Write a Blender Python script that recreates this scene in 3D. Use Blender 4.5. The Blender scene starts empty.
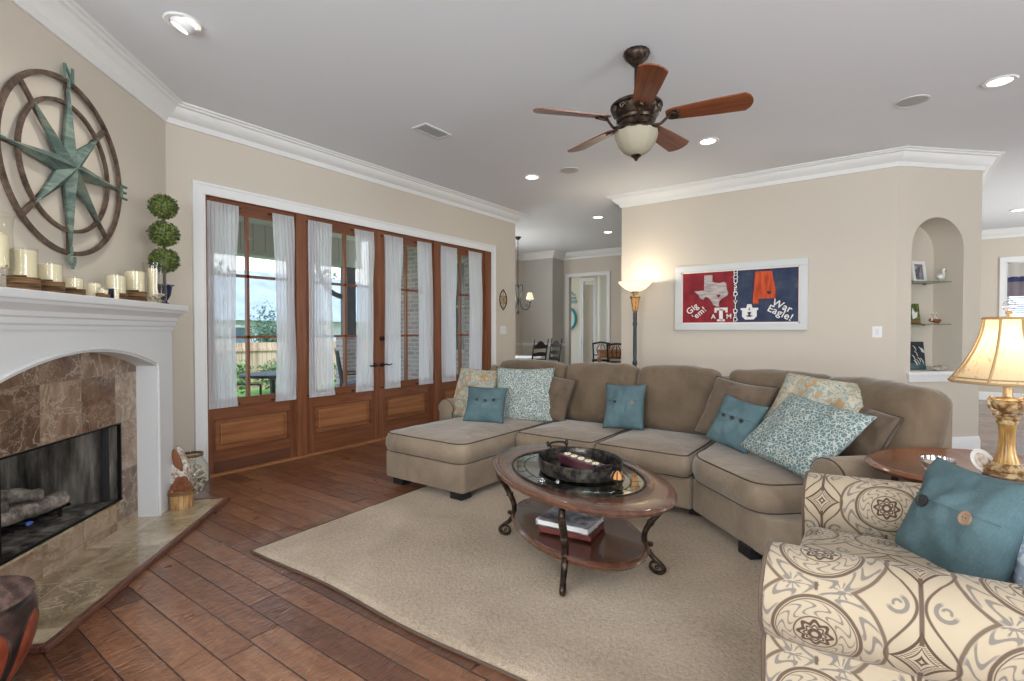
import bpy, bmesh, math, random
from mathutils import Vector, Matrix, noise
random.seed(7)
SC = bpy.context.scene
COL = SC.collection
PI = math.pi
S2 = math.sqrt(.5)

# ------------------------------------------------------------------ camera, world, sun, added fill lights, exposure
cam = bpy.data.cameras.new('camera'); cam.sensor_width = 36; cam.lens = 510 / 1024 * 36; cam.clip_start = .05; cam.clip_end = 300
co = bpy.data.objects.new('camera', cam); COL.objects.link(co)
co.location = (0, 0, 1.25); co.rotation_euler = (math.radians(90 - 1.07), 0, math.radians(36)); SC.camera = co

w = bpy.data.worlds.new('world'); SC.world = w; w.use_nodes = True
bg = w.node_tree.nodes['Background']
_tc = w.node_tree.nodes.new('ShaderNodeTexCoord'); _sep = w.node_tree.nodes.new('ShaderNodeSeparateXYZ'); _rmp = w.node_tree.nodes.new('ShaderNodeValToRGB')
w.node_tree.links.new(_tc.outputs['Generated'], _sep.inputs[0]); w.node_tree.links.new(_sep.outputs['Z'], _rmp.inputs[0])
_rmp.color_ramp.elements[0].position = 0.0; _rmp.color_ramp.elements[0].color = (.93, .9, .82, 1)
_rmp.color_ramp.elements[1].position = .5; _rmp.color_ramp.elements[1].color = (.5, .68, .95, 1)
w.node_tree.links.new(_rmp.outputs[0], bg.inputs[0]); bg.inputs[1].default_value = 2.8

def light(name, kind, loc, energy, color=(1, 1, 1), size=.1, sizey=None, rot=(0, 0, 0), shape=None, spot=None, parent=None):
    l = bpy.data.lights.new(name, kind); l.energy = energy; l.color = color
    if kind == 'AREA':
        l.shape = shape or ('RECTANGLE' if sizey else 'DISK'); l.size = size
        if sizey: l.size_y = sizey
    elif kind == 'SUN': l.angle = size
    else: l.shadow_soft_size = size
    if spot: l.spot_size = math.radians(spot[0]); l.spot_blend = spot[1]
    o = bpy.data.objects.new(name, l); COL.objects.link(o); o.location = loc; o.rotation_euler = rot
    return o
light('sun', 'SUN', (0, 0, 30), 3.2, (1, .95, .85), math.radians(4), rot=(math.radians(38), 0, math.radians(120)))
# added fill lights, out of view, in the window openings and the hall
UPT = math.radians(112)      # fill lights tilted upward to brighten the ceiling
light('window_light_rear_left', 'AREA', (-.75, -2.42, 1.55), 130, (.86, .93, 1), 1.7, 1.9, rot=(UPT, 0, 0))
light('window_light_rear_right', 'AREA', (2.0, -2.42, 1.55), 130, (.86, .93, 1), 1.7, 1.9, rot=(UPT, 0, 0))
light('window_light_side_near', 'AREA', (4.12, 1.4, 1.55), 120, (.86, .93, 1), 1.9, 1.9, rot=(UPT, 0, math.radians(90)))
light('window_light_side_far', 'AREA', (4.12, 9.6, 1.55), 80, (.86, .93, 1), 1.9, 1.9, rot=(UPT, 0, math.radians(90)))
light('window_light_dining', 'AREA', (-6.82, 7.5, 1.6), 28, (.9, .95, 1), 1.2, 1.5, rot=(UPT, 0, math.radians(-90)))  # modest fill lamp added to brighten the dining area
light('window_light_hall', 'AREA', (-4.0, 12.38, 1.6), 30, (.9, .95, 1), 1.2, 1.5, rot=(math.radians(-90), 0, 0))  # lamp added to brighten the hall; no window behind it
SC.view_settings.view_transform = 'Standard'; SC.view_settings.look = 'None'; SC.view_settings.gamma = 1
SC.view_settings.use_curve_mapping = False; SC.view_settings.exposure = 0.13

# ------------------------------------------------------------------ node expression helper
class X:
    nt = None
    def __init__(s, k): s.k = k
    @staticmethod
    def m(op, *a, clamp=False):
        n = X.nt.nodes.new('ShaderNodeMath'); n.operation = op; n.use_clamp = clamp
        for i, v in enumerate(a):
            if isinstance(v, X): X.nt.links.new(v.k, n.inputs[i])
            else: n.inputs[i].default_value = v
        return X(n.outputs[0])
    def __add__(s, o): return X.m('ADD', s, o)
    __radd__ = __add__
    def __sub__(s, o): return X.m('SUBTRACT', s, o)
    def __rsub__(s, o): return X.m('SUBTRACT', o, s)
    def __mul__(s, o): return X.m('MULTIPLY', s, o)
    __rmul__ = __mul__
    def __truediv__(s, o): return X.m('DIVIDE', s, o)
def xabs(a): return X.m('ABSOLUTE', a)
def xmin(a, b): return X.m('MINIMUM', a, b)
def xmax(a, b): return X.m('MAXIMUM', a, b)
def xsin(a): return X.m('SINE', a)
def xcos(a): return X.m('COSINE', a)
def xmod(a, b): return X.m('FLOORED_MODULO', a, b)
def xfloor(a): return X.m('FLOOR', a)
def xhyp(a, b): return X.m('SQRT', a * a + b * b)
def xatan(a, b): return X.m('ARCTAN2', a, b)
def below(a, t, soft):            # 1 where a < t
    n = X.nt.nodes.new('ShaderNodeMapRange'); n.clamp = True
    X.nt.links.new(a.k, n.inputs[0]); n.inputs[1].default_value = t - soft; n.inputs[2].default_value = t + soft
    n.inputs[3].default_value = 1; n.inputs[4].default_value = 0
    return X(n.outputs[0])
def band(a, c, hw, soft): return below(xabs(a - c), hw, soft)
def coords(kind='Object', scale=None):
    n = X.nt.nodes.new('ShaderNodeTexCoord'); v = n.outputs[kind]
    if scale:
        mp = X.nt.nodes.new('ShaderNodeMapping'); mp.inputs['Scale'].default_value = scale; X.nt.links.new(v, mp.inputs[0]); v = mp.outputs[0]
    return v
def rotc(v, deg):
    mp = X.nt.nodes.new('ShaderNodeMapping'); mp.inputs['Rotation'].default_value = (0, 0, math.radians(deg)); X.nt.links.new(v, mp.inputs[0]); return mp.outputs[0]
def split(v):
    n = X.nt.nodes.new('ShaderNodeSeparateXYZ'); X.nt.links.new(v, n.inputs[0]); return [X(o) for o in n.outputs]
def join(x, y, z=0.0):
    n = X.nt.nodes.new('ShaderNodeCombineXYZ')
    for i, q in enumerate((x, y, z)):
        if isinstance(q, X): X.nt.links.new(q.k, n.inputs[i])
        else: n.inputs[i].default_value = q
    return n.outputs[0]
def nz(v, scale=5, detail=3, rough=.5, dist=0, color=False):
    n = X.nt.nodes.new('ShaderNodeTexNoise'); X.nt.links.new(v, n.inputs['Vector'])
    n.inputs['Scale'].default_value = scale; n.inputs['Detail'].default_value = detail; n.inputs['Roughness'].default_value = rough; n.inputs['Distortion'].default_value = dist
    return n.outputs['Color'] if color else X(n.outputs[0])
def vor(v, scale=5, feature='F1', out='Distance', rnd=1):
    n = X.nt.nodes.new('ShaderNodeTexVoronoi'); n.feature = feature; X.nt.links.new(v, n.inputs['Vector']); n.inputs['Scale'].default_value = scale
    n.inputs['Randomness'].default_value = rnd
    return X(n.outputs[out]) if out == 'Distance' else n.outputs[out]
def white(v):
    n = X.nt.nodes.new('ShaderNodeTexWhiteNoise'); n.noise_dimensions = '3D'; X.nt.links.new(v, n.inputs['Vector']); return X(n.outputs['Value'])
def ramp(f, stops, interp='LINEAR'):
    n = X.nt.nodes.new('ShaderNodeValToRGB'); cr = n.color_ramp; cr.interpolation = interp
    X.nt.links.new(f.k, n.inputs[0])
    while len(cr.elements) < len(stops): cr.elements.new(.5)
    for e, (p, c) in zip(cr.elements, stops): e.position = p; e.color = (*c, 1)
    return n.outputs[0]
def mix(f, a, b):
    n = X.nt.nodes.new('ShaderNodeMix'); n.data_type = 'RGBA'
    if isinstance(f, X): X.nt.links.new(f.k, n.inputs['Factor'])
    else: n.inputs['Factor'].default_value = f
    for s, q in ((n.inputs[6], a), (n.inputs[7], b)):
        if isinstance(q, (tuple, list)): s.default_value = (*q, 1)
        else: X.nt.links.new(q, s)
    return n.outputs[2]

def new_mat(name, color=(.8, .8, .8), rough=.5, metal=0, fn=None, spec=.5, sheen=0, coat=0, bump=None, trans=0, ior=1.45, emit=None, alpha=1, sub=0):
    m = bpy.data.materials.new(name); m.use_nodes = True; nt = m.node_tree; X.nt = nt
    b = nt.nodes['Principled BSDF']
    b.inputs['Base Color'].default_value = (*color, 1); b.inputs['Roughness'].default_value = rough; b.inputs['Metallic'].default_value = metal
    b.inputs['Specular IOR Level'].default_value = spec; b.inputs['Sheen Weight'].default_value = sheen; b.inputs['Coat Weight'].default_value = coat
    b.inputs['Transmission Weight'].default_value = trans; b.inputs['IOR'].default_value = ior; b.inputs['Alpha'].default_value = alpha
    if sheen: b.inputs['Sheen Roughness'].default_value = .4
    if sub: b.inputs['Subsurface Weight'].default_value = sub; b.inputs['Subsurface Radius'].default_value = (.02, .015, .01)
    if emit: b.inputs['Emission Color'].default_value = (*emit[0], 1); b.inputs['Emission Strength'].default_value = emit[1]
    if fn:
        r = fn() or {}
        for k, v in r.items():
            if k == 'bump':
                hgt, st, dist = v
                bn = nt.nodes.new('ShaderNodeBump'); bn.inputs['Strength'].default_value = st; bn.inputs['Distance'].default_value = dist
                nt.links.new(hgt.k, bn.inputs['Height']); nt.links.new(bn.outputs[0], b.inputs['Normal']); nt.links.new(bn.outputs[0], b.inputs['Coat Normal'])
            else: nt.links.new(v.k if isinstance(v, X) else v, b.inputs[k])
    return m
M = {}
def mk(key, *a, **k): M[key] = new_mat(key, *a, **k); return M[key]

# ------------------------------------------------------------------ materials
mk('wall_paint', (.62, .56, .475), .9, fn=lambda: {'bump': (nz(coords(), 90, 2), .06, .004)})
mk('ceiling_paint', (.74, .755, .785), .95, fn=lambda: {'bump': (nz(coords(), 70, 2), .06, .004)})
mk('white_trim', (.80, .80, .79), .45)
mk('mantel_white', (.70, .71, .71), .5)
def _wood(base, dark, axis, scale=1., fine=28, hi=None):
    def f():
        s = [fine * scale, fine * scale, fine * scale]; s[axis] = 1.6 * scale
        v = coords('Object', tuple(s)); a = nz(v, 1, 5, .6, .8)
        s2 = [7 * scale, 7 * scale, 7 * scale]; s2[axis] = .5 * scale
        b = nz(coords('Object', tuple(s2)), 1, 3, .5, 1.2)
        c = ramp(a * .55 + b * .45, [(.3, dark), (.5, base), (.68, hi or tuple(min(1, x * 1.35) for x in base))])
        return {'Base Color': c, 'bump': (a, .15, .002)}
    return f
mk('door_wood_upright', rough=.38, coat=.15, fn=_wood((.195, .068, .030), (.10, .032, .014), 2, hi=(.28, .11, .05)))
mk('door_wood_level', rough=.38, coat=.15, fn=_wood((.195, .068, .030), (.10, .032, .014), 1, hi=(.28, .11, .05)))
mk('door_wood_panel', rough=.38, coat=.15, fn=_wood((.31, .125, .05), (.18, .06, .022), 1, hi=(.42, .19, .08)))
mk('door_wood_dark', rough=.5, fn=_wood((.12, .045, .022), (.06, .02, .01), 1))
mk('table_wood', rough=.22, coat=.5, fn=_wood((.115, .046, .026), (.05, .02, .012), 0, 1.2, hi=(.17, .075, .042)))
mk('side_wood', rough=.2, coat=.6, fn=_wood((.17, .052, .02), (.075, .022, .01), 0, 1.2, hi=(.25, .09, .036)))
mk('blade_wood', rough=.35, coat=.2, fn=_wood((.20, .058, .022), (.06, .015, .008), 0, 1.6, hi=(.30, .10, .04)))
mk('desk_wood', rough=.4, fn=_wood((.34, .15, .06), (.2, .08, .03), 0, 1.2))

def _floor():
    v = coords('Object'); x, y, z = split(v)
    W, L = .128, 1.25
    row = xfloor(y / W); fy = xmod(y, W)
    off = white(join(row, 3.1, 0)) * L * 1.0
    xs = x + off * 3; colm = xfloor(xs / L); fx = xmod(xs, L)
    rnd = white(join(row, colm, 5.0))
    gap = xmax(below(xmin(fy, W - fy), .0022, .0010), below(xmin(fx, L - fx), .0022, .0010))
    g = nz(join(x * 2.0 + rnd * 40, y * 24, rnd * 10), 1, 4, .6, 1.0)
    g2 = nz(join(x * 5 + rnd * 17, y * 9, 0), 1.0, 3, .5, 2.0)
    t = g * .35 + g2 * .35 + rnd * .30
    c = ramp(t, [(.25, (.040, .012, .005)), (.42, (.115, .039, .016)), (.58, (.205, .082, .036)), (.75, (.32, .150, .074))])
    c = mix(gap, c, (.02, .008, .005))
    scr = nz(join(x * 34 + rnd * 30, y * 9, rnd * 9), 1, 2, .5, 1.2)          # hand scraping across each board
    h = scr * .7 + g * .12 - gap * .8
    return {'Base Color': c, 'bump': (h, .9, .012), 'Roughness': X.m('ADD', nz(v, 6, 2) * .18, .22)}
mk('floor_planks', rough=.25, coat=.7, fn=_floor)
M['floor_planks'].node_tree.nodes['Principled BSDF'].inputs['Coat IOR'].default_value = 1.65; M['floor_planks'].node_tree.nodes['Principled BSDF'].inputs['Coat Roughness'].default_value = .12

def _marble(cols, tile, gapc, vein=(.62, .52, .40), ax=(0, 1), offs=(0, 0)):
    def f():
        v = coords('Object'); p = split(v); a = p[ax[0]] + offs[0]; b = p[ax[1]] + offs[1]
        if tile:
            ta, tb = tile; fa = xmod(a, ta); fb = xmod(b, tb)
            rnd = white(join(xfloor(a / ta), xfloor(b / tb), 2.0))
            gap = xmax(below(xmin(fa, ta - fa), .0022, .0008), below(xmin(fb, tb - fb), .0022, .0008))
        vv = join(p[0] + (rnd * 7 if tile else 0), p[1], p[2] + (rnd * 3 if tile else 0))
        d = nz(vv, 3.2, 4, .6, 1.4, color=True)
        add = X.nt.nodes.new('ShaderNodeVectorMath'); add.operation = 'MULTIPLY_ADD'; X.nt.links.new(d, add.inputs[0]); add.inputs[1].default_value = (.35, .35, .35); X.nt.links.new(vv, add.inputs[2])
        e = vor(add.outputs[0], 5.5, 'DISTANCE_TO_EDGE'); e2 = vor(add.outputs[0], 13, 'DISTANCE_TO_EDGE')
        n = nz(vv, 6, 5, .65, .9)
        base = ramp(n * .75 + (rnd * .3 if tile else .12), [(.3, cols[0]), (.5, cols[1]), (.7, cols[2])])
        ve = below(e, .022, .02) * below(nz(vv, 2.2, 2), .54, .12) * .55
        ve2 = below(e2, .02, .02) * below(nz(vv, 4, 2), .47, .08) * .45
        c = mix(xmax(ve, ve2), base, vein)
        if tile: c = mix(gap, c, gapc)
        r = {'Base Color': c}
        if tile: r['bump'] = (1 - gap, .3, .002)
        return r
    return f
mk('surround_marble', rough=.16, coat=.3, fn=_marble(((.12, .07, .045), (.25, .16, .105), (.43, .32, .225)), (.305, .305), (.25, .2, .15), ax=(0, 2), offs=(.1, .235)))
mk('hearth_marble', rough=.10, coat=.5, fn=_marble(((.15, .10, .055), (.31, .235, .14), (.52, .43, .29)), (.42, .30), (.5, .42, .3), vein=(.72, .62, .46)))
mk('hearth_edge', rough=.3, fn=_wood((.14, .06, .04), (.08, .03, .02), 0))

mk('black_iron', (.018, .016, .015), .42, .6)
mk('bronze', (.05, .032, .022), .38, .8, fn=lambda: {'Base Color': ramp(nz(coords(), 30, 3), [(.4, (.03, .02, .016)), (.65, (.11, .075, .055))])})
mk('scroll_bronze', (.16, .13, .10), .45, .6)
mk('soot', (.05, .045, .04), .95, fn=lambda: {'Base Color': ramp(nz(coords('Object', (9, 9, 1.5)), 1.4, 4, .6), [(.35, (.025, .022, .02)), (.5, (.12, .105, .09)), (.68, (.32, .29, .25))])})
mk('fire_mesh', (.03, .03, .03), .5, .4)
mk('log', (.2, .17, .14), .95, fn=lambda: {'Base Color': ramp(nz(coords('Object', (14, 14, 14)), 1, 5, .7), [(.35, (.05, .045, .04)), (.55, (.28, .24, .2)), (.72, (.55, .5, .44))]), 'bump': (nz(coords(), 28, 4), .8, .02)})
mk('pilot_light', (.06, .12, .45), .4, emit=((.1, .2, 1), .12))
mk('copper_patina', (.2, .32, .27), .6, .25, fn=lambda: {'Base Color': ramp(nz(coords('Object', (5, 5, 16)), 1, 4, .65, .6), [(.3, (.055, .085, .075)), (.48, (.10, .15, .13)), (.6, (.19, .235, .19)), (.70, (.22, .17, .11))])})
mk('rust_iron', (.14, .09, .065), .6, .4, fn=lambda: {'Base Color': ramp(nz(coords(), 18, 4, .7), [(.35, (.07, .045, .035)), (.6, (.17, .12, .09)), (.75, (.24, .18, .14))])})
mk('verdigris', (.13, .21, .175), .7, .2)

def _fabric(c1, c2, sc=220, b=.25, big=3.5):
    def f():
        v = coords(); a = nz(v, big, 4, .6, .5); b_ = nz(v, sc, 2)
        return {'Base Color': ramp(a * .75 + b_ * .25, [(.35, c1), (.62, c2)]), 'bump': (b_ * .25 + nz(v, 7, 3, .55, 1.0) * 2.2, b * 1.6, .012)}
    return f
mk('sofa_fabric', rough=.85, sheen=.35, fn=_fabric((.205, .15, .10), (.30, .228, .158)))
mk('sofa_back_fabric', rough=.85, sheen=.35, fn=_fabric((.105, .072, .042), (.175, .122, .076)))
mk('sofa_piping', (.07, .05, .035), .8)
mk('brown_pillow', rough=.85, sheen=.3, fn=_fabric((.10, .067, .043), (.155, .108, .07)))
mk('teal_linen', rough=.9, fn=lambda: {'Base Color': ramp(nz(coords(), 5, 3) * .6 + nz(coords('Object', (260, 260, 40)), 1, 2) * .2 + nz(coords('Object', (40, 260, 260)), 1, 2) * .2, [(.35, (.055, .102, .113)), (.65, (.120, .190, .202))]), 'bump': (nz(coords(), 180, 2), .35, .004)})
def _leafy(bgc, fg, sc=1.):
    def f():
        v = coords('Object', (sc, sc, sc)); d = nz(v, 16, 2, .5, 0, color=True)
        add = X.nt.nodes.new('ShaderNodeVectorMath'); add.operation = 'MULTIPLY_ADD'; X.nt.links.new(d, add.inputs[0]); add.inputs[1].default_value = (.07, .07, .07); X.nt.links.new(v, add.inputs[2])
        e = vor(add.outputs[0], 30, 'DISTANCE_TO_EDGE'); e2 = vor(add.outputs[0], 62, 'F1')
        k = xmax(below(e, .075, .03), below(e2, .26, .05) * below(nz(v, 40, 1), .5, .06))
        return {'Base Color': mix(k, bgc, fg), 'bump': (k, .15, .003)}
    return f
mk('leaf_pattern_fabric', rough=.9, fn=_leafy((.11, .175, .185), (.47, .49, .42), 1.5))
mk('leaf_pattern_light', rough=.9, fn=_leafy((.15, .21, .205), (.56, .56, .49), 1.7))
def _floral():
    v = coords(); n = nz(v, 9, 2, .5, 1.5); n2 = nz(v, 17, 3, .6, 2); n3 = nz(v, 6, 2, .5, 3)
    c = ramp(n2, [(.38, (.24, .26, .21)), (.46, (.46, .40, .29)), (.56, (.50, .44, .33)), (.64, (.20, .28, .27))])
    c = mix(below(n, .42, .03), c, (.42, .25, .12)); c = mix(band(n3, .52, .02, .01), c, (.16, .29, .30))
    return {'Base Color': c}
mk('floral_fabric', rough=.9, fn=_floral)
mk('damask_fabric', rough=.85, fn=lambda: {'Base Color': ramp(nz(coords(), 15, 2, .5, 3.0), [(.46, (.66, .68, .70)), (.5, (.34, .42, .52))])})
mk('wood_button', (.35, .22, .14), .4)
mk('dark_button', (.03, .03, .03), .35)

def _ogee():
    # medallion columns alternating with diamond columns, the printed cloth; UV in metres
    u, v, _ = split(coords('UV')); P, Q = .42, .245
    x = xmod(u, P) - P / 2; y = xmod(v, Q) - Q / 2
    r = xhyp(x, y); th = xatan(y, x)
    cream = (.44, .35, .24); br = (.115, .075, .05); gr = (.20, .17, .14)
    sw = xsin(th * 7 + xsin(r * 190) * 1.5)                                    # scrolling vine inside the ring
    k_scroll = below(xabs(sw), .38, .08) * band(r, .068, .017, .003)
    k_dots = below(xabs(xsin(th * 14)), .5, .1) * band(r, .071, .006, .002) * .0
    k_ring = band(r, .096, .0040, .0012); k_in = band(r, .047, .0020, .001); k_ring2 = band(r, .0885, .0013, .0008)
    petal = r - (xcos(th * 8) * .005 + .032)
    k_pet = band(petal, 0.0, .0050, .0012); k_core = xmax(band(r, .012, .0045, .001), band(r - xcos(th * 8) * .003, .0215, .0025, .001))
    # leafy frame outside the ring
    lf = xsin(th * 7 + xsin(r * 130 + th * 3) * 1.3); k_leafring = below(xabs(lf - .2), .42, .08) * band(r, .121, .019, .004)
    xd = xmod(u + P / 2, P) - P / 2                                            # distance from the diamond column
    k_clip = (1 - below(xabs(xd), .060, .004))
    k_arc = band(r, .146, .0042, .0014) * (1 - below(xabs(xd), .048, .004)); 
    # ogee lines bulging round the diamonds
    og = xabs(xd) - (xcos(y * (2 * PI / Q)) * .030 + .038)
    k_og = band(og, 0.0, .0034, .0012)
    q1 = X.m('POWER', xabs(xd) * 1.1, .72); q2 = X.m('POWER', xabs(y) * .92, .72); dm = X.m('POWER', q1 + q2, 1.389)
    k_dm = xmax(band(dm, .064, .0065, .0012), xmax(band(dm, .047, .0065, .001) * below(xabs(xsin(y * 700)), .6, .15), xmax(band(dm, .033, .0028, .001), band(dm, .012, .005, .001))))
    k_stem = below(xabs(xd), .0048, .0012) * (1 - below(xabs(y), .040, .002))
    k_stem2 = below(xabs(x), .0040, .0012) * (1 - below(xabs(y), .112, .002))
    ym = xmod(v + Q / 2, Q) - Q / 2                                            # sprigs between the medallions
    rs = xhyp(xabs(xd) - .045, ym); k_sprig = xmax(band(rs, .019, .0045, .001) * below(xsin(xatan(ym, xabs(xd) - .045) + .8), .35, .2), band(rs, .008, .003, .001) * below(xsin(xatan(ym, xabs(xd) - .045) + 3.6), .2, .2))
    k_sprig2 = (lambda q: below(xabs(xsin(xatan(ym, q) * 4 + 1.0)), .45, .12) * below(xhyp(q, ym), .022, .003) * (1 - below(xhyp(q, ym), .006, .001)))(xabs(x) - .055)
    grey = xmax(xmax(k_scroll, k_leafring * k_clip), xmax(k_sprig, k_sprig2))
    c = mix(grey, cream, gr)
    c = mix(xmax(xmax(k_ring, k_in), xmax(xmax(k_og, k_arc * .9), xmax(k_ring2, xmax(k_stem, k_stem2)))), c, br)
    c = mix(xmax(k_dm, xmax(k_pet, k_core)), c, (.085, .048, .03))
    return {'Base Color': c, 'bump': (nz(coords('UV'), 260, 1), .12, .003)}
mk('ogee_fabric', rough=.88, sheen=.15, fn=_ogee)

def _carpet():
    v = coords(); a = nz(v, 260, 2, .7); b = nz(v, 55, 3, .7); c_ = nz(v, 1.6, 3, .5, .8)
    return {'Base Color': ramp(a * .3 + b * .35 + c_ * .35, [(.36, (.32, .23, .15)), (.5, (.51, .39, .27)), (.64, (.68, .545, .40))]), 'bump': (a * .5 + b, .9, .016)}
mk('rug_pile', rough=1, sheen=.2, fn=_carpet)
mk('rug_binding', (.10, .065, .045), .9)

def glass_mat(name, tint=(1, 1, 1), edge=.35, gloss=.04, rough=.02):
    # clear sheet with a sheen that grows towards grazing angles
    m = bpy.data.materials.new(name); m.use_nodes = True; nt = m.node_tree; nt.nodes.clear(); X.nt = nt
    o = nt.nodes.new('ShaderNodeOutputMaterial'); t = nt.nodes.new('ShaderNodeBsdfTransparent'); g = nt.nodes.new('ShaderNodeBsdfGlossy'); f = nt.nodes.new('ShaderNodeLayerWeight'); mx = nt.nodes.new('ShaderNodeMixShader')
    t.inputs[0].default_value = (*tint, 1); g.inputs['Roughness'].default_value = rough; f.inputs[0].default_value = .5
    k = X.m('POWER', X(f.outputs['Facing']), 4.0) * edge + gloss
    nt.links.new(k.k, mx.inputs[0]); nt.links.new(t.outputs[0], mx.inputs[1]); nt.links.new(g.outputs[0], mx.inputs[2]); nt.links.new(mx.outputs[0], o.inputs[0])
    M[name] = m
glass_mat('window_glass', (.97, .99, 1.0), .3, .03)
glass_mat('jar_glass', (.98, .98, .96), .35, .03)
glass_mat('table_glass', (.52, .58, .55), .5, .55, rough=.05)
glass_mat('shelf_glass', (.60, .72, .64), .5, .10)
glass_mat('crystal', (.92, .93, .95), .7, .30)
def sheer():
    m = bpy.data.materials.new('sheer_fabric'); m.use_nodes = True; nt = m.node_tree; nt.nodes.clear(); X.nt = nt
    o = nt.nodes.new('ShaderNodeOutputMaterial'); t = nt.nodes.new('ShaderNodeBsdfTransparent'); d = nt.nodes.new('ShaderNodeBsdfDiffuse'); tl = nt.nodes.new('ShaderNodeBsdfTranslucent')
    d.inputs[0].default_value = (.86, .87, .90, 1); tl.inputs[0].default_value = (.86, .88, .92, 1)
    a = nt.nodes.new('ShaderNodeMixShader'); a.inputs[0].default_value = .45; nt.links.new(d.outputs[0], a.inputs[1]); nt.links.new(tl.outputs[0], a.inputs[2])
    b = nt.nodes.new('ShaderNodeMixShader'); b.inputs[0].default_value = .80; nt.links.new(t.outputs[0], b.inputs[1]); nt.links.new(a.outputs[0], b.inputs[2]); nt.links.new(b.outputs[0], o.inputs[0])
    M['sheer_fabric'] = m
sheer()
mk('wax', (.84, .75, .54), .5, sub=.1)
mk('rope', rough=.95, fn=lambda: {'Base Color': ramp(nz(coords('Object', (8, 8, 190)), 1, 2), [(.38, (.07, .035, .015)), (.6, (.30, .17, .08))]), 'bump': (nz(coords('Object', (20, 20, 260)), 1, 2), .8, .006)})
mk('shell', rough=.6, fn=lambda: {'Base Color': ramp(nz(coords(), 50, 2), [(.35, (.28, .20, .15)), (.5, (.62, .54, .46)), (.7, (.80, .76, .70))])})
mk('navy_ceramic', (.012, .02, .06), .15, coat=.5)
mk('leaf_green', rough=.6, fn=lambda: {'Base Color': ramp(nz(coords(), 70, 2), [(.38, (.03, .05, .01)), (.55, (.11, .15, .03)), (.68, (.27, .32, .09))])})
mk('bark', (.10, .065, .04), .9)
mk('brass', (.50, .34, .14), .3, .9)
mk('gold_resin', rough=.4, metal=.15, coat=.3, fn=lambda: {'Base Color': ramp(nz(coords('Object', (20, 20, 5)), 1, 4, .6), [(.35, (.20, .095, .022)), (.52, (.48, .27, .075)), (.68, (.64, .44, .18))])})
mk('gold_dark', rough=.45, metal=.2, coat=.2, fn=lambda: {'Base Color': ramp(nz(coords(), 45, 3), [(.4, (.16, .07, .02)), (.6, (.52, .38, .20))])})
def _shade(col, tr, em, speck=True):
    def go(name):
        m = bpy.data.materials.new(name); m.use_nodes = True; nt = m.node_tree; nt.nodes.clear(); X.nt = nt
        o = nt.nodes.new('ShaderNodeOutputMaterial'); d = nt.nodes.new('ShaderNodeBsdfDiffuse'); tl = nt.nodes.new('ShaderNodeBsdfTranslucent'); a = nt.nodes.new('ShaderNodeMixShader'); a.inputs[0].default_value = tr
        n = nz(coords('Object', (60, 60, 22)), 1, 2); c = ramp(n, [(.3, tuple(q * .72 for q in col)), (.42, col)]) if speck else None
        for q in (d, tl):
            if speck: nt.links.new(c, q.inputs[0])
            else: q.inputs[0].default_value = (*col, 1)
        nt.links.new(d.outputs[0], a.inputs[1]); nt.links.new(tl.outputs[0], a.inputs[2])
        if em:
            e = nt.nodes.new('ShaderNodeEmission'); e.inputs[0].default_value = (*em[0], 1); e.inputs[1].default_value = em[1]; ad = nt.nodes.new('ShaderNodeAddShader')
            nt.links.new(a.outputs[0], ad.inputs[0]); nt.links.new(e.outputs[0], ad.inputs[1]); nt.links.new(ad.outputs[0], o.inputs[0])
        else: nt.links.new(a.outputs[0], o.inputs[0])
        M[name] = m
    return go
_shade((.76, .61, .39), .38, None)('lamp_cloth')
mk('lamp_trim', (.36, .23, .11), .8)
_shade((.85, .80, .68), .55, ((1, .86, .6), .35), False)('alabaster_lit')
_shade((.50, .45, .34), .3, None, False)('fan_bowl_glass')
mk('amber_glass', (.55, .25, .07), .2, emit=((1, .5, .15), .22))
mk('post_metal', (.045, .055, .07), .35, .6)
mk('bulb', (1, 1, 1), emit=((1, .95, .85), 7))
mk('bulb_dim', (1, 1, 1), emit=((1, .95, .85), 3))
mk('can_inner', (.75, .75, .75), .4)
mk('grille', (.42, .42, .42), .7)
mk('vent_white', (.62, .62, .62), .5)
mk('plastic_white', (.8, .8, .78), .4)
mk('chrome', (.45, .42, .38), .25, 1)
mk('basket_wood', rough=.7, fn=lambda: {'Base Color': ramp(nz(coords('Object', (18, 18, 5)), 1, 4, .6), [(.38, (.20, .085, .025)), (.55, (.46, .26, .10)), (.7, (.6, .38, .17))])})
mk('pine_cone', (.24, .085, .035), .7)
mk('drum_black', rough=.4, coat=.3, fn=lambda: {'Base Color': ramp(nz(coords(), 12, 4), [(.45, (.018, .012, .011)), (.68, (.10, .055, .045))])})
mk('drum_top', rough=.25, coat=.5, fn=lambda: {'Base Color': ramp(nz(coords('Object', (6, 20, 6)), 1, 4, .6), [(.35, (.05, .03, .028)), (.6, (.16, .10, .085))])})
mk('drum_red', rough=.28, coat=.5, fn=lambda: {'Base Color': ramp(nz(coords('Object', (14, 14, 4)), 1, 4, .6), [(.35, (.13, .02, .01)), (.6, (.36, .075, .03))])})
mk('tray_metal', rough=.3, metal=.7, fn=lambda: {'Base Color': ramp(nz(coords(), 25, 4, .6), [(.42, (.02, .018, .018)), (.66, (.13, .11, .09))])})
mk('mirror', (.35, .38, .40), .06, 1)
mk('candle_box', rough=.3, coat=.4, fn=lambda: {'Base Color': ramp(nz(coords('Object', (4, 30, 30)), 1, 3), [(.4, (.055, .012, .02)), (.65, (.15, .05, .065))])})
mk('book_cover', rough=.35, fn=lambda: {'Base Color': ramp(nz(coords(), 12, 3, .5, 1), [(.4, (.10, .09, .11)), (.56, (.34, .33, .36)), (.7, (.6, .6, .62))])})
mk('book_pages', (.75, .72, .66), .9)
mk('book_red', (.16, .035, .03), .5)
mk('silver_cloth', (.62, .60, .57), .5)
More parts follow.
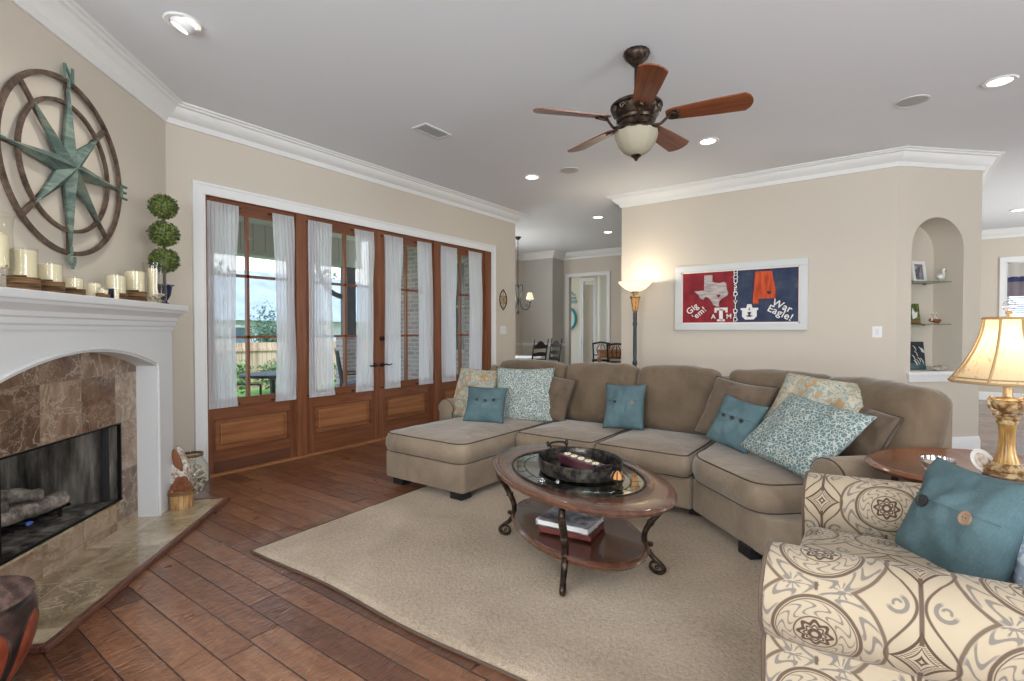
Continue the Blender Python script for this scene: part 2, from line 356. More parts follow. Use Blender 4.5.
mk('paint_red', rough=.8, fn=lambda: {'Base Color': ramp(nz(coords(), 9, 4), [(.35, (.20, .012, .018)), (.65, (.30, .024, .034))])})
mk('paint_navy', rough=.8, fn=lambda: {'Base Color': ramp(nz(coords(), 5, 5, .6), [(.35, (.022, .032, .08)), (.55, (.042, .058, .105)), (.7, (.10, .10, .12))])})
mk('paint_gray', rough=.8, fn=lambda: {'Base Color': ramp(nz(coords('Object', (8, 8, 40)), 1, 3), [(.4, (.36, .30, .29)), (.6, (.55, .48, .46))])})
mk('paint_orange', rough=.7, fn=lambda: {'Base Color': ramp(nz(coords('Object', (30, 8, 6)), 1, 3), [(.35, (.38, .04, .008)), (.6, (.62, .085, .02))])})
mk('paint_white', (.82, .80, .78), .7)
mk('paint_black', (.02, .015, .02), .6)
mk('frame_white', (.64, .66, .65), .5)
mk('frame_cream', (.82, .72, .68), .6)
mk('wood_dark_chair', (.012, .012, .014), .35)
mk('tablecloth_white', (.75, .78, .80), .9)
mk('room_wall_gray', (.50, .48, .44), .9)
mk('teal_paint', (.01, .30, .33), .5)
mk('letter_gray', (.22, .30, .31), .6)
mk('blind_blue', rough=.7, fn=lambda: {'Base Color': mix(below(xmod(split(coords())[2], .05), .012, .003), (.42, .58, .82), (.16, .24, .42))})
mk('valance', rough=.9, fn=lambda: {'Base Color': ramp(split(coords())[2] * .5, [(.0, (.20, .17, .19)), (.5, (.20, .17, .19))])})
mk('valance_navy', (.03, .045, .12), .8)
# outside
def _brick():
    v = coords(); x, y, z = split(v)
    bt = X.nt.nodes.new('ShaderNodeTexBrick'); X.nt.links.new(join(x + y, z, 0), bt.inputs['Vector'])
    bt.inputs['Scale'].default_value = 1; bt.inputs['Brick Width'].default_value = .20; bt.inputs['Row Height'].default_value = .075; bt.inputs['Mortar Size'].default_value = .008
    bt.inputs['Color1'].default_value = (.20, .155, .15, 1); bt.inputs['Color2'].default_value = (.38, .33, .32, 1); bt.inputs['Mortar'].default_value = (.50, .49, .47, 1); bt.offset = .5
    return {'Base Color': mix(nz(v, 14, 3) * .5, bt.outputs['Color'], (.42, .39, .40)), 'bump': (X(bt.outputs['Fac']) * -1.0, .4, .01)}
mk('brick', rough=.9, fn=_brick)
mk('porch_board', rough=.7, fn=lambda: {'Base Color': mix(below(xmod(split(coords())[1], .20), .012, .004), (.52, .50, .42), (.24, .23, .20))})
mk('porch_ceiling_paint', (.48, .52, .42), .8)
mk('patio_concrete', rough=.9, fn=_fabric((.34, .33, .31), (.46, .44, .41), 60))
mk('lawn', rough=1, fn=lambda: {'Base Color': ramp(nz(coords(), 30, 4, .7) * .6 + nz(coords(), .6, 3) * .4, [(.38, (.07, .16, .03)), (.6, (.20, .34, .09))])})
mk('fence_wood', rough=.9, fn=lambda: {'Base Color': mix(below(xmod(split(coords())[1], .14), .012, .003), ramp(nz(coords('Object', (1, 7, .6)), 1, 3), [(.35, (.36, .25, .16)), (.65, (.60, .46, .33))]), (.12, .08, .05))})
mk('house_siding', (.45, .50, .50), .9)
mk('roof_shingle', rough=.95, fn=_fabric((.22, .26, .29), (.33, .38, .42), 12, .3, 1.))
mk('patio_dark', (.03, .035, .04), .6)
mk('patio_cushion', (.10, .16, .22), .9)
mk('shrub_leaf', rough=.7, fn=lambda: {'Base Color': ramp(nz(coords(), 7, 3), [(.38, (.03, .09, .02)), (.62, (.16, .30, .08))])})
mk('tree_leaf', rough=.7, fn=lambda: {'Base Color': ramp(nz(coords(), 2, 3), [(.38, (.03, .08, .05)), (.62, (.12, .22, .14))])})
mk('dusk_glass', (.16, .20, .23), .15)
mk('metal_dark_post', (.05, .05, .055), .5)

# ------------------------------------------------------------------ geometry helpers
class MB:
    """Collects shapes (in world coordinates, or through the frame F) for ONE mesh object."""
    def __init__(s, F=None): s.b = bmesh.new(); s.F = F or Matrix.Identity(4); s.uv = None
    def _x(s, vs, Mx=None):
        T = s.F @ Mx if Mx is not None else s.F
        for v in vs: v.co = T @ v.co
    def box(s, c, d, rz=0, bev=0, rot=None):
        r = bmesh.ops.create_cube(s.b, size=1); vs = r['verts']
        for v in vs: v.co = Vector((v.co.x * d[0], v.co.y * d[1], v.co.z * d[2]))
        R = rot if rot is not None else Matrix.Rotation(rz, 4, 'Z')
        if bev:
            es = list({e for v in vs for e in v.link_edges})
            r2 = bmesh.ops.bevel(s.b, geom=es, offset=bev, segments=2, affect='EDGES', profile=.6)
            vs = list({v for f in r2['faces'] for v in f.verts} | {v for v in vs if v.is_valid})
        s._x(vs, Matrix.Translation(c) @ R); return s
    def bb(s, x0, x1, y0, y1, z0, z1, bev=0): return s.box(((x0 + x1) / 2, (y0 + y1) / 2, (z0 + z1) / 2), (x1 - x0, y1 - y0, z1 - z0), bev=bev)
    def tube(s, pts, r, n=10, closed=False, flat=None):
        P = [Vector(p) for p in pts]; N = len(P); rs = r if isinstance(r, (list, tuple)) else [r] * N; rings = []
        up = None
        for i, p in enumerate(P):
            a = P[(i - 1) % N] if (closed or i) else P[0]; c = P[(i + 1) % N] if (closed or i < N - 1) else P[-1]
            t = (c - a).normalized()
            if up is None: up = Vector((0, 0, 1)) if abs(t.z) < .9 else Vector((1, 0, 0))
            u = (up - t * up.dot(t)); u = u.normalized() if u.length > 1e-6 else t.orthogonal().normalized(); up = u
            w_ = t.cross(u)
            rings.append([s.b.verts.new(s.F @ (p + (u * math.cos(2 * PI * k / n) * (flat or 1) + w_ * math.sin(2 * PI * k / n)) * rs[i])) for k in range(n)])
        m = N if closed else N - 1
        for i in range(m):
            A, B = rings[i], rings[(i + 1) % N]
            for k in range(n): s.b.faces.new((A[k], A[(k + 1) % n], B[(k + 1) % n], B[k]))
        if not closed:
            s.b.faces.new(rings[0][::-1]); s.b.faces.new(rings[-1])
        return s
    def lathe(s, prof, c=(0, 0, 0), n=28, fx=1, fy=1, Mx=None, flute=None):
        c = Vector(c); rings = []
        T = s.F @ (Mx if Mx is not None else Matrix.Identity(4))
        for (r, z) in prof:
            if r < 1e-5: rings.append([s.b.verts.new(T @ (c + Vector((0, 0, z))))])
            else:
                ring = []
                for k in range(n):
                    a = 2 * PI * k / n; rr = r * (1 + (flute[1] * abs(math.cos(a * flute[0] / 2)) if flute else 0))
                    ring.append(s.b.verts.new(T @ (c + Vector((rr * math.cos(a) * fx, rr * math.sin(a) * fy, z)))))
                rings.append(ring)
        for A, B in zip(rings, rings[1:]):
            for k in range(n):
                k2 = (k + 1) % n
                if len(A) == 1 and len(B) == 1: continue
                if len(A) == 1: s.b.faces.new((A[0], B[k2], B[k]))
                elif len(B) == 1: s.b.faces.new((A[k], A[k2], B[0]))
                else: s.b.faces.new((A[k], A[k2], B[k2], B[k]))
        return s
    def prism(s, poly, d, Mx=None, z0=0):
        """polygon in local XY extruded from z0 to z0+d along local Z, then through Mx"""
        T = s.F @ (Mx if Mx is not None else Matrix.Identity(4)); n = len(poly)
        A = [s.b.verts.new(T @ Vector((x, y, z0))) for x, y in poly]; B = [s.b.verts.new(T @ Vector((x, y, z0 + d))) for x, y in poly]
        s.b.faces.new(A[::-1]); s.b.faces.new(B)
        for k in range(n): s.b.faces.new((A[k], A[(k + 1) % n], B[(k + 1) % n], B[k]))
        return s
    def ball(s, c, r, n=16, rz=0, Mx=None):
        r = (r, r, r) if not isinstance(r, (tuple, list)) else r
        q = bmesh.ops.create_uvsphere(s.b, u_segments=n, v_segments=max(6, n // 2), radius=1)
        T = Matrix.Translation(c) @ (Mx if Mx is not None else Matrix.Rotation(rz, 4, 'Z')) @ Matrix.Diagonal((*r, 1))
        s._x(q['verts'], T); return s
    def grid(s, fn, nu, nv, wu=False, wv=False, uvfn=None):
        V = [[s.b.verts.new(s.F @ Vector(fn(i / nu, j / nv))) for j in range(nv + (0 if wv else 1))] for i in range(nu + (0 if wu else 1))]
        if uvfn and s.uv is None: s.uv = s.b.loops.layers.uv.new('UVMap')
        for i in range(nu):
            for j in range(nv):
                i2 = (i + 1) % len(V) if wu else i + 1; j2 = (j + 1) % len(V[0]) if wv else j + 1
                f = s.b.faces.new((V[i][j], V[i2][j], V[i2][j2], V[i][j2]))
                if uvfn:
                    for l, (a, b) in zip(f.loops, ((i, j), (i + 1, j), (i + 1, j + 1), (i, j + 1))): l[s.uv].uv = uvfn(a / nu, b / nv)
        return s
    def rbox(s, x0, x1, y0, y1, z0, z1, r=.03, n=7, fn=None, k=3):
        """rounded box; fn(p, u, v, w) may push every point, u v w in -1..1"""
        H = Vector(((x1 - x0) / 2, (y1 - y0) / 2, (z1 - z0) / 2)); C = Vector(((x0 + x1) / 2, (y0 + y1) / 2, (z0 + z1) / 2)); r = min(r, min(H) * .98)
        def axis(h):
            e = [-h + r * (1 - math.cos(PI / 2 * i / k)) for i in range(k)]; mid = [(-h + r) + (2 * h - 2 * r) * i / n for i in range(n + 1)]
            return e + mid + [-q for q in e[::-1]]
        ax = [axis(h) for h in H]; cache = {}
        def vert(p):
            key = tuple(round(q, 6) for q in p)
            if key in cache: return cache[key]
            q = Vector(p); inner = Vector([max(-(H[i] - r), min(H[i] - r, q[i])) for i in range(3)]); dv = q - inner
            if dv.length > 1e-9:
                # spread angles evenly
                dv = dv.normalized() * r
            o = inner + dv
            if fn: o = Vector(fn(o.copy(), o.x / H.x, o.y / H.y, o.z / H.z))
            cache[key] = s.b.verts.new(s.F @ (C + o)); return cache[key]
        for a in range(3):
            b_, c_ = (a + 1) % 3, (a + 2) % 3
            for sg in (-1, 1):
                for i in range(len(ax[b_]) - 1):
                    for j in range(len(ax[c_]) - 1):
                        q = []
                        for (ii, jj) in ((i, j), (i + 1, j), (i + 1, j + 1), (i, j + 1)):
                            p = [0, 0, 0]; p[a] = sg * H[a]; p[b_] = ax[b_][ii]; p[c_] = ax[c_][jj]; q.append(vert(p))
                        if sg < 0: q = q[::-1]
                        if len(set(q)) == 4:
                            try: s.b.faces.new(q)
                            except ValueError: pass
        return s
    def build(s, name, m, parent=None, smooth=True, kind=None, angle=42, own=None):
        bmesh.ops.recalc_face_normals(s.b, faces=s.b.faces[:])
        me = bpy.data.meshes.new(name); s.b.to_mesh(me); s.b.free()
        loc = (root_matrix(parent).inverted() if parent is not None else Matrix.Identity(4)) @ (own if own is not None else (root_matrix(parent) if parent is not None else Matrix.Identity(4)))
        me.transform((own if own is not None else (root_matrix(parent) if parent is not None else Matrix.Identity(4))).inverted())
        me.materials.append(M[m] if isinstance(m, str) else m)
        if smooth:
            me.shade_smooth(); me.set_sharp_from_angle(angle=math.radians(angle))
        o = bpy.data.objects.new(name, me); COL.objects.link(o)
        if parent is not None: o.parent = parent
        if own is not None: o.matrix_basis = loc
        if kind: o['kind'] = kind
        return o
    def solo(s, name, label, cat, m, loc, group=None, smooth=True, rz=0):
        """a thing that is one mesh, its origin moved to loc"""
        bmesh.ops.recalc_face_normals(s.b, faces=s.b.faces[:])
        me = bpy.data.meshes.new(name); s.b.to_mesh(me); s.b.free(); T = Matrix.Translation(loc) @ Matrix.Rotation(rz, 4, 'Z'); me.transform(T.inverted())
        me.materials.append(M[m] if isinstance(m, str) else m)
        if smooth: me.shade_smooth(); me.set_sharp_from_angle(angle=math.radians(42))
        o = bpy.data.objects.new(name, me); COL.objects.link(o); o.location = loc; o.rotation_euler = (0, 0, rz); return tag(o, label, cat, group)

def root_matrix(o):
    T = Matrix.Identity(4)
    while o is not None: T = Matrix.Translation(o.location) @ o.rotation_euler.to_matrix().to_4x4() @ T; o = o.parent
    return T
def tag(o, label, cat, group=None):
    o['label'] = label; o['category'] = cat
    if group: o['group'] = group
    return o
def thing(name, label, cat, loc=(0, 0, 0), rz=0, group=None):
    o = bpy.data.objects.new(name, None); COL.objects.link(o); o.empty_display_size = .1
    o.location = loc; o.rotation_euler = (0, 0, rz); return tag(o, label, cat, group)
def copy_tree(o, loc=None, rz=None, label=None, parent=None, rot=None):
    c = o.copy(); COL.objects.link(c)
    if parent is not None: c.parent = parent
    if loc is not None: c.location = loc
    if rz is not None: c.rotation_euler = (0, 0, rz)
    if rot is not None: c.rotation_euler = rot
    if label: c['label'] = label
    for ch in list(o.children): copy_tree(ch, parent=c)
    return c
def struct(o): o['kind'] = 'structure'; return o
def frame(x, y, deg, z=0): return Matrix.Translation((x, y, z)) @ Matrix.Rotation(math.radians(deg), 4, 'Z')
FP = frame(-4.62, 1.68, -45)      # fireplace wall: local x along the wall, y out into the room
NI = frame(.11, 6.45, 45)         # niche wall: local x along, y into the wall
XZ = Matrix(((1, 0, 0, 0), (0, 0, 1, 0), (0, 1, 0, 0), (0, 0, 0, 1)))   # local xy -> world xz, extrude along +y
YZ = Matrix(((0, 0, 1, 0), (1, 0, 0, 0), (0, 1, 0, 0), (0, 0, 0, 1)))   # local xy -> world yz, extrude along +x
def arc(cx, cy, r, a0, a1, n): return [(cx + r * math.cos(math.radians(a0 + (a1 - a0) * i / n)), cy + r * math.sin(math.radians(a0 + (a1 - a0) * i / n))) for i in range(n + 1)]
def spline(pts, n=6):
    P = [Vector(p) for p in pts]; out = []
    for i in range(len(P) - 1):
        a = P[max(0, i - 1)]; b = P[i]; c = P[i + 1]; d = P[min(len(P) - 1, i + 2)]
        for k in range(n):
            t = k / n; out.append(.5 * ((2 * b) + (c - a) * t + (2 * a - 5 * b + 4 * c - d) * t * t + (3 * b - a - 3 * c + d) * t ** 3))
    out.append(P[-1]); return out
def sweep(mb, line, prof, side=1, closed=False):
    """profile (out, z) swept along a 2-D polyline with mitred corners; out goes to the left*side of the line"""
    P = [Vector((p[0], p[1])) for p in line]; N = len(P); rings = []
    for i, p in enumerate(P):
        d0 = (P[i] - P[i - 1]).normalized() if (i or closed) else (P[1] - P[0]).normalized()
        d1 = (P[(i + 1) % N] - P[i]).normalized() if (i < N - 1 or closed) else d0
        n0 = Vector((-d0.y, d0.x)) * side; n1 = Vector((-d1.y, d1.x)) * side; nn = n0 + n1; nn = nn / max(.15, nn.dot(n0))
        rings.append([mb.b.verts.new(mb.F @ Vector((p.x + nn.x * o, p.y + nn.y * o, z))) for o, z in prof])
    m = len(prof)
    for A, B in zip(rings, rings[1:]):
        for k in range(m - 1): mb.b.faces.new((A[k], A[k + 1], B[k + 1], B[k]))
        mb.b.faces.new((A[m - 1], A[0], B[0], B[m - 1]))
    mb.b.faces.new(rings[0][::-1]); mb.b.faces.new(rings[-1])
def text_mesh(txt, size, depth, name='t', font=None, spacing=1):
    c = bpy.data.curves.new(name, 'FONT'); c.body = txt; c.size = size; c.extrude = depth / 2; c.align_x = 'CENTER'; c.align_y = 'CENTER'; c.space_character = spacing; c.offset = size * .012
    o = bpy.data.objects.new(name, c); COL.objects.link(o)
    dg = bpy.context.evaluated_depsgraph_get(); me = bpy.data.meshes.new_from_object(o.evaluated_get(dg)); bpy.data.objects.remove(o); bpy.data.curves.remove(c); return me
def add_mesh(mb, me, T):
    n0 = len(mb.b.verts); mb.b.from_mesh(me); mb.b.verts.ensure_lookup_table()
    for v in mb.b.verts[n0:]: v.co = mb.F @ T @ v.co
    bpy.data.meshes.remove(me)
# ================================================================== SETTING
def wall_boxes(mb, L, t0, t1, z1, openings, z0=0):
    """boxes along local x 0..L, thickness t0..t1 in local y, with rectangular openings (s0,s1,a,b)"""
    xs = 0
    for (s0, s1, a, b) in sorted(openings):
        if s0 > xs: mb.bb(xs, s0, t0, t1, z0, z1)
        if a > z0: mb.bb(s0, s1, t0, t1, z0, a)
        if b < z1: mb.bb(s0, s1, t0, t1, b, z1)
        xs = s1
    if xs < L: mb.bb(xs, L, t0, t1, z0, z1)
def wall(name, p0, p1, t0, t1, openings=(), m='wall_paint', z1=3.05):
    L = math.hypot(p1[0] - p0[0], p1[1] - p0[1]); mb = MB(frame(p0[0], p0[1], math.degrees(math.atan2(p1[1] - p0[1], p1[0] - p0[0]))))
    wall_boxes(mb, L, t0, t1, z1, openings); return struct(mb.build(name, m, smooth=False))
H = 3.05
OUT = [(-4.84, -2.7), (4.4, -2.7), (4.4, 12.7), (-7.1, 12.7), (-7.1, 6.32), (-4.84, 6.32)]
struct(MB().prism(OUT, .1, z0=-.1).build('floor', 'floor_planks', smooth=False))
struct(MB().prism(OUT, .15, z0=H).build('ceiling', 'ceiling_paint', smooth=False))
# room walls (p0 -> p1, local +y is to the left of the direction)
wall('wall_fireplace', (-4.62, 1.68), (-2.64, -.30), -.14, 0, [(.90, 1.90, .12, .78)])
wall('wall_left', (-2.64, -.30), (-2.64, -2.5), -.15, 0)
wall('wall_rear', (-2.64, -2.5), (4.2, -2.5), -.15, 0, [(1.0, 2.8, .55, 2.55), (3.75, 5.55, .55, 2.55)])
wall('wall_right', (4.2, -2.5), (4.2, 12.5), -.15, 0, [(2.9, 4.9, .55, 2.55), (11.1, 13.1, .55, 2.55)])
wall('wall_doors', (-4.62, 6.45), (-4.62, 1.68), -.20, 0, [(6.45 - 5.83, 6.45 - 1.955, 0, 2.40)])
mb = MB(); mb.bb(-7.06, -4.82, 6.32, 6.45, 0, H); struct(mb.build('wall_dining_side', 'wall_paint', smooth=False))
wall('wall_dining_left', (-6.9, 9.9), (-6.9, 6.45), -.15, 0, [(1.4, 2.8, .8, 2.4)])
mb = MB(); mb.bb(-7.05, -6.06, 9.9, 10.05, 0, H); mb.bb(-6.2, -6.06, 10.05, 10.52, 0, H); struct(mb.build('wall_dining_bay', 'room_wall_gray', smooth=False))
mb = MB(frame(-6.06, 10.4, 0)); wall_boxes(mb, 3.6, 0, .12, H, [(.14, 1.11, 0, 2.5)]); struct(mb.build('wall_dining_back', 'wall_paint', smooth=False))
struct(MB().bb(-2.6, -2.48, 6.6, 10.4, 0, H).build('wall_dining_right', 'wall_paint', smooth=False))
struct(MB().bb(-2.86, .11, 6.45, 6.6, 0, H).build('wall_picture', 'wall_paint', smooth=False))
struct(MB().bb(.68, .82, 7.16, 12.5, 0, H).build('wall_passage', 'wall_paint', smooth=False))
mb = MB(frame(.68, 12.5, 0)); wall_boxes(mb, 3.6, 0, .15, H, [(1.09, 2.5, .95, 2.47)]); struct(mb.build('wall_far_room', 'wall_paint', smooth=False))
# hall behind the dining doorway
mb = MB(frame(-7.0, 11.4, 0)); wall_boxes(mb, 4.5, 0, .1, H, [(.92, 1.22, 0, 2.5), (1.34, 1.60, 0, 2.6)]); struct(mb.build('wall_hall', 'wall_paint', smooth=False))
struct(MB().bb(-7.0, -2.5, 12.45, 12.55, 0, H).build('wall_hall_end', 'room_wall_gray', smooth=False))
# niche wall: 0.32 m deep block with an arched recess
mb = MB(NI); a0, a1, zb, zs = .17, .79, .83, 2.10; R = (a1 - a0) / 2; W = 1.004
mb.bb(0, a0, 0, .32, 0, H); mb.bb(a1, W, 0, .32, 0, H); mb.bb(a0, a1, 0, .32, 0, zb); N = 20
for i in range(N):
    t0, t1 = PI - PI * i / N, PI - PI * (i + 1) / N; cxx = (a0 + a1) / 2
    xa, za, xb, zb2 = cxx + R * math.cos(t0), zs + R * math.sin(t0), cxx + R * math.cos(t1), zs + R * math.sin(t1)
    mb.prism([(xa, za), (xb, zb2), (xb, H), (xa, H)], .32, Mx=XZ)
mb.bb(0, W, .32, .36, 0, H); struct(mb.build('wall_niche', 'wall_paint', smooth=False))
mb = MB(NI); mb.bb(a0 - .05, a1 + .05, -.045, .0, zb - .035, zb + .0, bev=.006); mb.bb(a0 - .03, a1 + .03, -.022, 0, zb - .10, zb - .035, bev=.004); mb.bb(a0 - .04, a1 + .04, -.03, 0, zb - .055, zb - .035); mb.bb(a0 + .001, a1 - .001, 0, .318, zb - .002, zb + .004)
struct(mb.build('trim_niche_sill', 'white_trim'))

LINE = [(-2.64, -2.5), (-2.64, -.30), (-4.62, 1.68), (-4.62, 6.45), (-6.9, 6.45), (-6.9, 9.9), (-6.06, 9.9), (-6.06, 10.4), (-2.6, 10.4), (-2.6, 6.6), (-2.86, 6.6), (-2.86, 6.45), (.11, 6.45), (.82, 7.16), (.82, 12.5), (4.2, 12.5), (4.2, -2.5), (-2.64, -2.5)]
CP = [(0, 2.905), (.016, 2.905), (.018, 2.918), (.026, 2.93), (.03, 2.945), (.052, 2.958), (.082, 2.985), (.10, 3.008), (.104, 3.02), (.128, 3.024), (.135, 3.036), (.158, 3.038), (.16, 3.0495), (0, 3.0495)]
struct((lambda q: (sweep(q, LINE, CP, -1), q)[1])(MB()).build('trim_crown', 'white_trim', angle=25))
BP = [(0, 0), (.018, 0), (.018, .115), (.013, .13), (.010, .145), (0, .15)]
def strip(name, line, prof, m='white_trim', side=-1): q = MB(); sweep(q, line, prof, side); return struct(q.build(name, m, angle=25))
strip('baseboard_left', [(-4.62, 1.68), (-4.62, 1.86)], BP)
strip('baseboard_doors', [(-4.62, 5.955), (-4.62, 6.45), (-6.9, 6.45), (-6.9, 9.9), (-6.06, 9.9), (-6.06, 10.4)], BP)
strip('baseboard_dining', [(-4.86, 10.4), (-2.6, 10.4), (-2.6, 6.6), (-2.86, 6.6), (-2.86, 6.45), (.11, 6.45), (.82, 7.16), (.82, 12.5), (4.2, 12.5), (4.2, -2.5)], BP)
RP = [(0, .90), (.012, .905), (.02, .93), (.03, .95), (.03, .965), (0, .97)]
strip('trim_chair_rail_left', [(-6.9, 6.45), (-6.9, 9.9), (-6.06, 9.9), (-6.06, 10.4), (-6.02, 10.4)], RP)
strip('trim_chair_rail_right', [(-4.85, 10.4), (-2.6, 10.4)], RP)

def casing(mb, s0, s1, z1, wd=.09, pr=.02, z0=0, sill=False):
    """door casing in the mb frame: local x along, +y into the room"""
    for a, b in ((s0 - wd, s0), (s1, s1 + wd)):
        mb.bb(a, b, 0, pr, z0, z1 + wd); o = a if a < s0 else b - .018; mb.bb(o - (.002 if a < s0 else 0), o + .018 + (0 if a < s0 else .002), 0, pr + .012, z0, z1 + wd + .001); mb.bb((b if a < s0 else a) - .006, (b if a < s0 else a) + .006, 0, pr + .006, z0, z1)
    mb.bb(s0, s1, 0, pr, z1, z1 + wd); mb.bb(s0 - wd + .016, s1 + wd - .016, 0, pr + .0115, z1 + wd - .018, z1 + wd + .0015); mb.bb(s0, s1, 0, pr + .006, z1 - .006, z1 + .006)
    if sill: mb.bb(s0 - wd, s1 + wd, 0, .05, z0 - .04, z0)
mb = MB(frame(-4.62, 5.83, -90)); casing(mb, 0, 5.83 - 1.955, 2.40); struct(mb.build('trim_patio_doors', 'white_trim', smooth=False))
mb = MB(frame(-4.95, 10.4, 180)); casing(mb, 0, .97, 2.5, .075); struct(mb.build('trim_doorway', 'white_trim', smooth=False))
mb = MB(frame(-5.40, 11.4, 180)); casing(mb, .0, .26, 2.6, .06); casing(mb, .38, .68, 2.5, .06); struct(mb.build('trim_hall', 'white_trim', smooth=False))
d = bpy.data.objects.new('door_5', None); COL.objects.link(d); struct(d); d.location = (-5.9, 11.47, 0)
mb = MB(frame(-6.07, 11.49, 12)); mb.bb(0, .26, 0, .035, 0, 2.41); mb.bb(.05, .22, -.008, 0, 1.3, 2.25); mb.bb(.05, .22, -.008, 0, .2, 1.1); mb.build('door_panel', 'wall_paint', d, smooth=False)
MB(frame(-6.07, 11.49, 12)).ball((.23, -.03, 1.0), .03).build('door_knob', 'bronze', d)
# far room window with valance and blinds
mb = MB(frame(3.18, 12.5, 180)); casing(mb, 0, 1.41, 2.47, .09, z0=.95, sill=True); struct(mb.build('trim_far_window', 'white_trim', smooth=False))
d = bpy.data.objects.new('window_1', None); COL.objects.link(d); struct(d); d.location = (2.47, 12.58, .95)
MB().bb(1.77, 3.18, 12.60, 12.61, .95, 2.47).build('pane', 'window_glass', d, smooth=False)
mb = MB(); mb.bb(1.77, 3.18, 12.585, 12.62, .95, 1.0); mb.bb(1.77, 1.82, 12.585, 12.62, .95, 2.47); mb.bb(3.13, 3.18, 12.585, 12.62, .95, 2.47); mb.bb(1.77, 3.18, 12.585, 12.62, 2.42, 2.47); mb.build('window_frame', 'white_trim', d, smooth=False)
bl = thing('window_blind', 'white slatted blind glowing blue behind the table lamp finial, in the far window', 'blind', (2.47, 12.56, .97))
mb = MB()
for i in range(26): mb.box((2.47, 12.565, 1.0 + i * .038), (1.38, .035, .003), rot=Matrix.Rotation(math.radians(-38), 4, 'X'))
mb.build('slats', 'blind_blue', bl, smooth=False)
va = thing('window_valance', 'grey brown window valance with a navy band at the top of the far window', 'valance', (2.47, 12.54, 1.85))
MB().grid(lambda a, b: (1.775 + 1.40 * a, 12.535 + .012 * math.sin(a * 70), 1.86 + .34 * b), 60, 2).build('skirt', 'valance', va)
MB().grid(lambda a, b: (1.775 + 1.40 * a, 12.527 + .012 * math.sin(a * 70), 2.12 + .09 * b), 60, 2).build('band', 'valance_navy', va)
MB().grid(lambda a, b: (1.775 + 1.40 * a, 12.53 + .008 * math.sin(a * 70), 2.20 + .25 * b), 60, 2).build('header', 'room_wall_gray', va)
# windows of the walls behind the camera
for i, (F_, s0) in enumerate(((frame(-2.64, -2.5, 0), 1.0), (frame(-2.64, -2.5, 0), 3.75), (frame(4.2, -2.5, 90), 2.9), (frame(4.2, -2.5, 90), 11.1))):
    wd = 1.8 if i < 2 else 2.0; mb = MB(F_); casing(mb, s0, s0 + wd, 2.55, .09, z0=.55, sill=True)
    for x in (s0 + .02, s0 + wd / 2, s0 + wd - .02): mb.bb(x - .02, x + .02, -.10, -.06, .55, 2.55)
    for z in (.57, 1.55, 2.53): mb.bb(s0, s0 + wd, -.10, -.06, z - .02, z + .02)
    struct(mb.build('window_%d' % (i + 2), 'white_trim', smooth=False))

# ---- the four glazed door panels
MUN = ((1.196, 1.743))
def glazed(idx, y0, y1, g0, g1, mull, dark=False):
    d = bpy.data.objects.new('door_%d' % idx, None); COL.objects.link(d); struct(d); d.location = (-4.66, (y0 + y1) / 2, 0)
    x0, x1 = -4.69, -4.645
    mb = MB(); mb.bb(x0, x1, y0, g0, .02, 2.39, bev=.003); mb.bb(x0, x1, g1, y1, .02, 2.39, bev=.003); mb.build('stiles', 'door_wood_upright', d, smooth=False)
    mb = MB(); mb.bb(x0, x1, g0, g1, 2.29, 2.39); mb.bb(x0, x1, g0, g1, .49, .645); mb.bb(x0, x1, g0, g1, .02, .20)
    mb.build('rails', 'door_wood_level', d, smooth=False)
    if dark: MB().bb(x1, x1 + .004, g0, g1, .02, .12).build('kick_strip', 'door_wood_dark', d, smooth=False)  # darker strip laid over the lower part of the bottom rail
    mb = MB()
    for z in (1.196, 1.743): mb.bb(x0 + .005, x1 + .0, g0, g1, z - .012, z + .012)
    mb.bb(x0 + .005, x1, mull - .012, mull + .012, .645, 2.29)
    for a, b in ((g0, g0 + .012), (g1 - .012, g1)): mb.bb(x1 - .002, x1 + .006, a, b, .645, 2.29)
    mb.bb(x1 - .002, x1 + .006, g0, g1, .645, .66); mb.bb(x1 - .002, x1 + .006, g0, g1, 2.275, 2.29)
    mb.build('muntins', 'door_wood_upright', d, smooth=False)
    MB().bb(-4.672, -4.668, g0, g1, .645, 2.29).build('glass', 'window_glass', d, smooth=False)
    # raised panel with bevelled border and moulding
    a, b, z0, z1 = g0 + .0, g1 - .0, .20, .49
    mb = MB(); mb.bb(x0 + .01, x0 + .02, a, b, z0, z1); mb.bb(x0 + .02, x1 - .004, a + .055, b - .055, z0 + .05, z1 - .05, bev=.012)
    mb.build('raised_panel', 'door_wood_panel', d, smooth=False)
    mb = MB()
    for (ya, yb, za, zb_) in ((a, a + .016, z0, z1), (b - .016, b, z0, z1), (a, b, z0, z0 + .016), (a, b, z1 - .016, z1)): mb.bb(x0 + .015, x1 + .005, ya, yb, za, zb_, bev=.003)
    mb.build('panel_moulding', 'door_wood_level', d, smooth=False)
    return d
D1 = glazed(1, 1.975, 2.785, 2.03, 2.725, 2.335, True)
D2 = glazed(2, 2.885, 3.798, 2.985, 3.705, 3.37)
D3 = glazed(3, 3.802, 4.67, 3.895, 4.575, 4.235)
D4 = glazed(4, 4.77, 5.70, 4.86, 5.62, 5.21)
mb = MB()
for a, b in ((1.955, 1.975), (2.785, 2.885), (4.67, 4.77), (5.70, 5.83)): mb.bb(-4.76, -4.605, a, b, 0, 2.40, bev=.004)
mb.bb(-4.76, -4.605, 1.975, 5.70, 2.39, 2.40); struct(mb.build('trim_door_posts', 'door_wood_upright', smooth=False))
struct(MB().bb(-4.82, -4.60, 1.975, 5.70, 0, .02, bev=.004).build('trim_threshold', 'desk_wood', smooth=False))
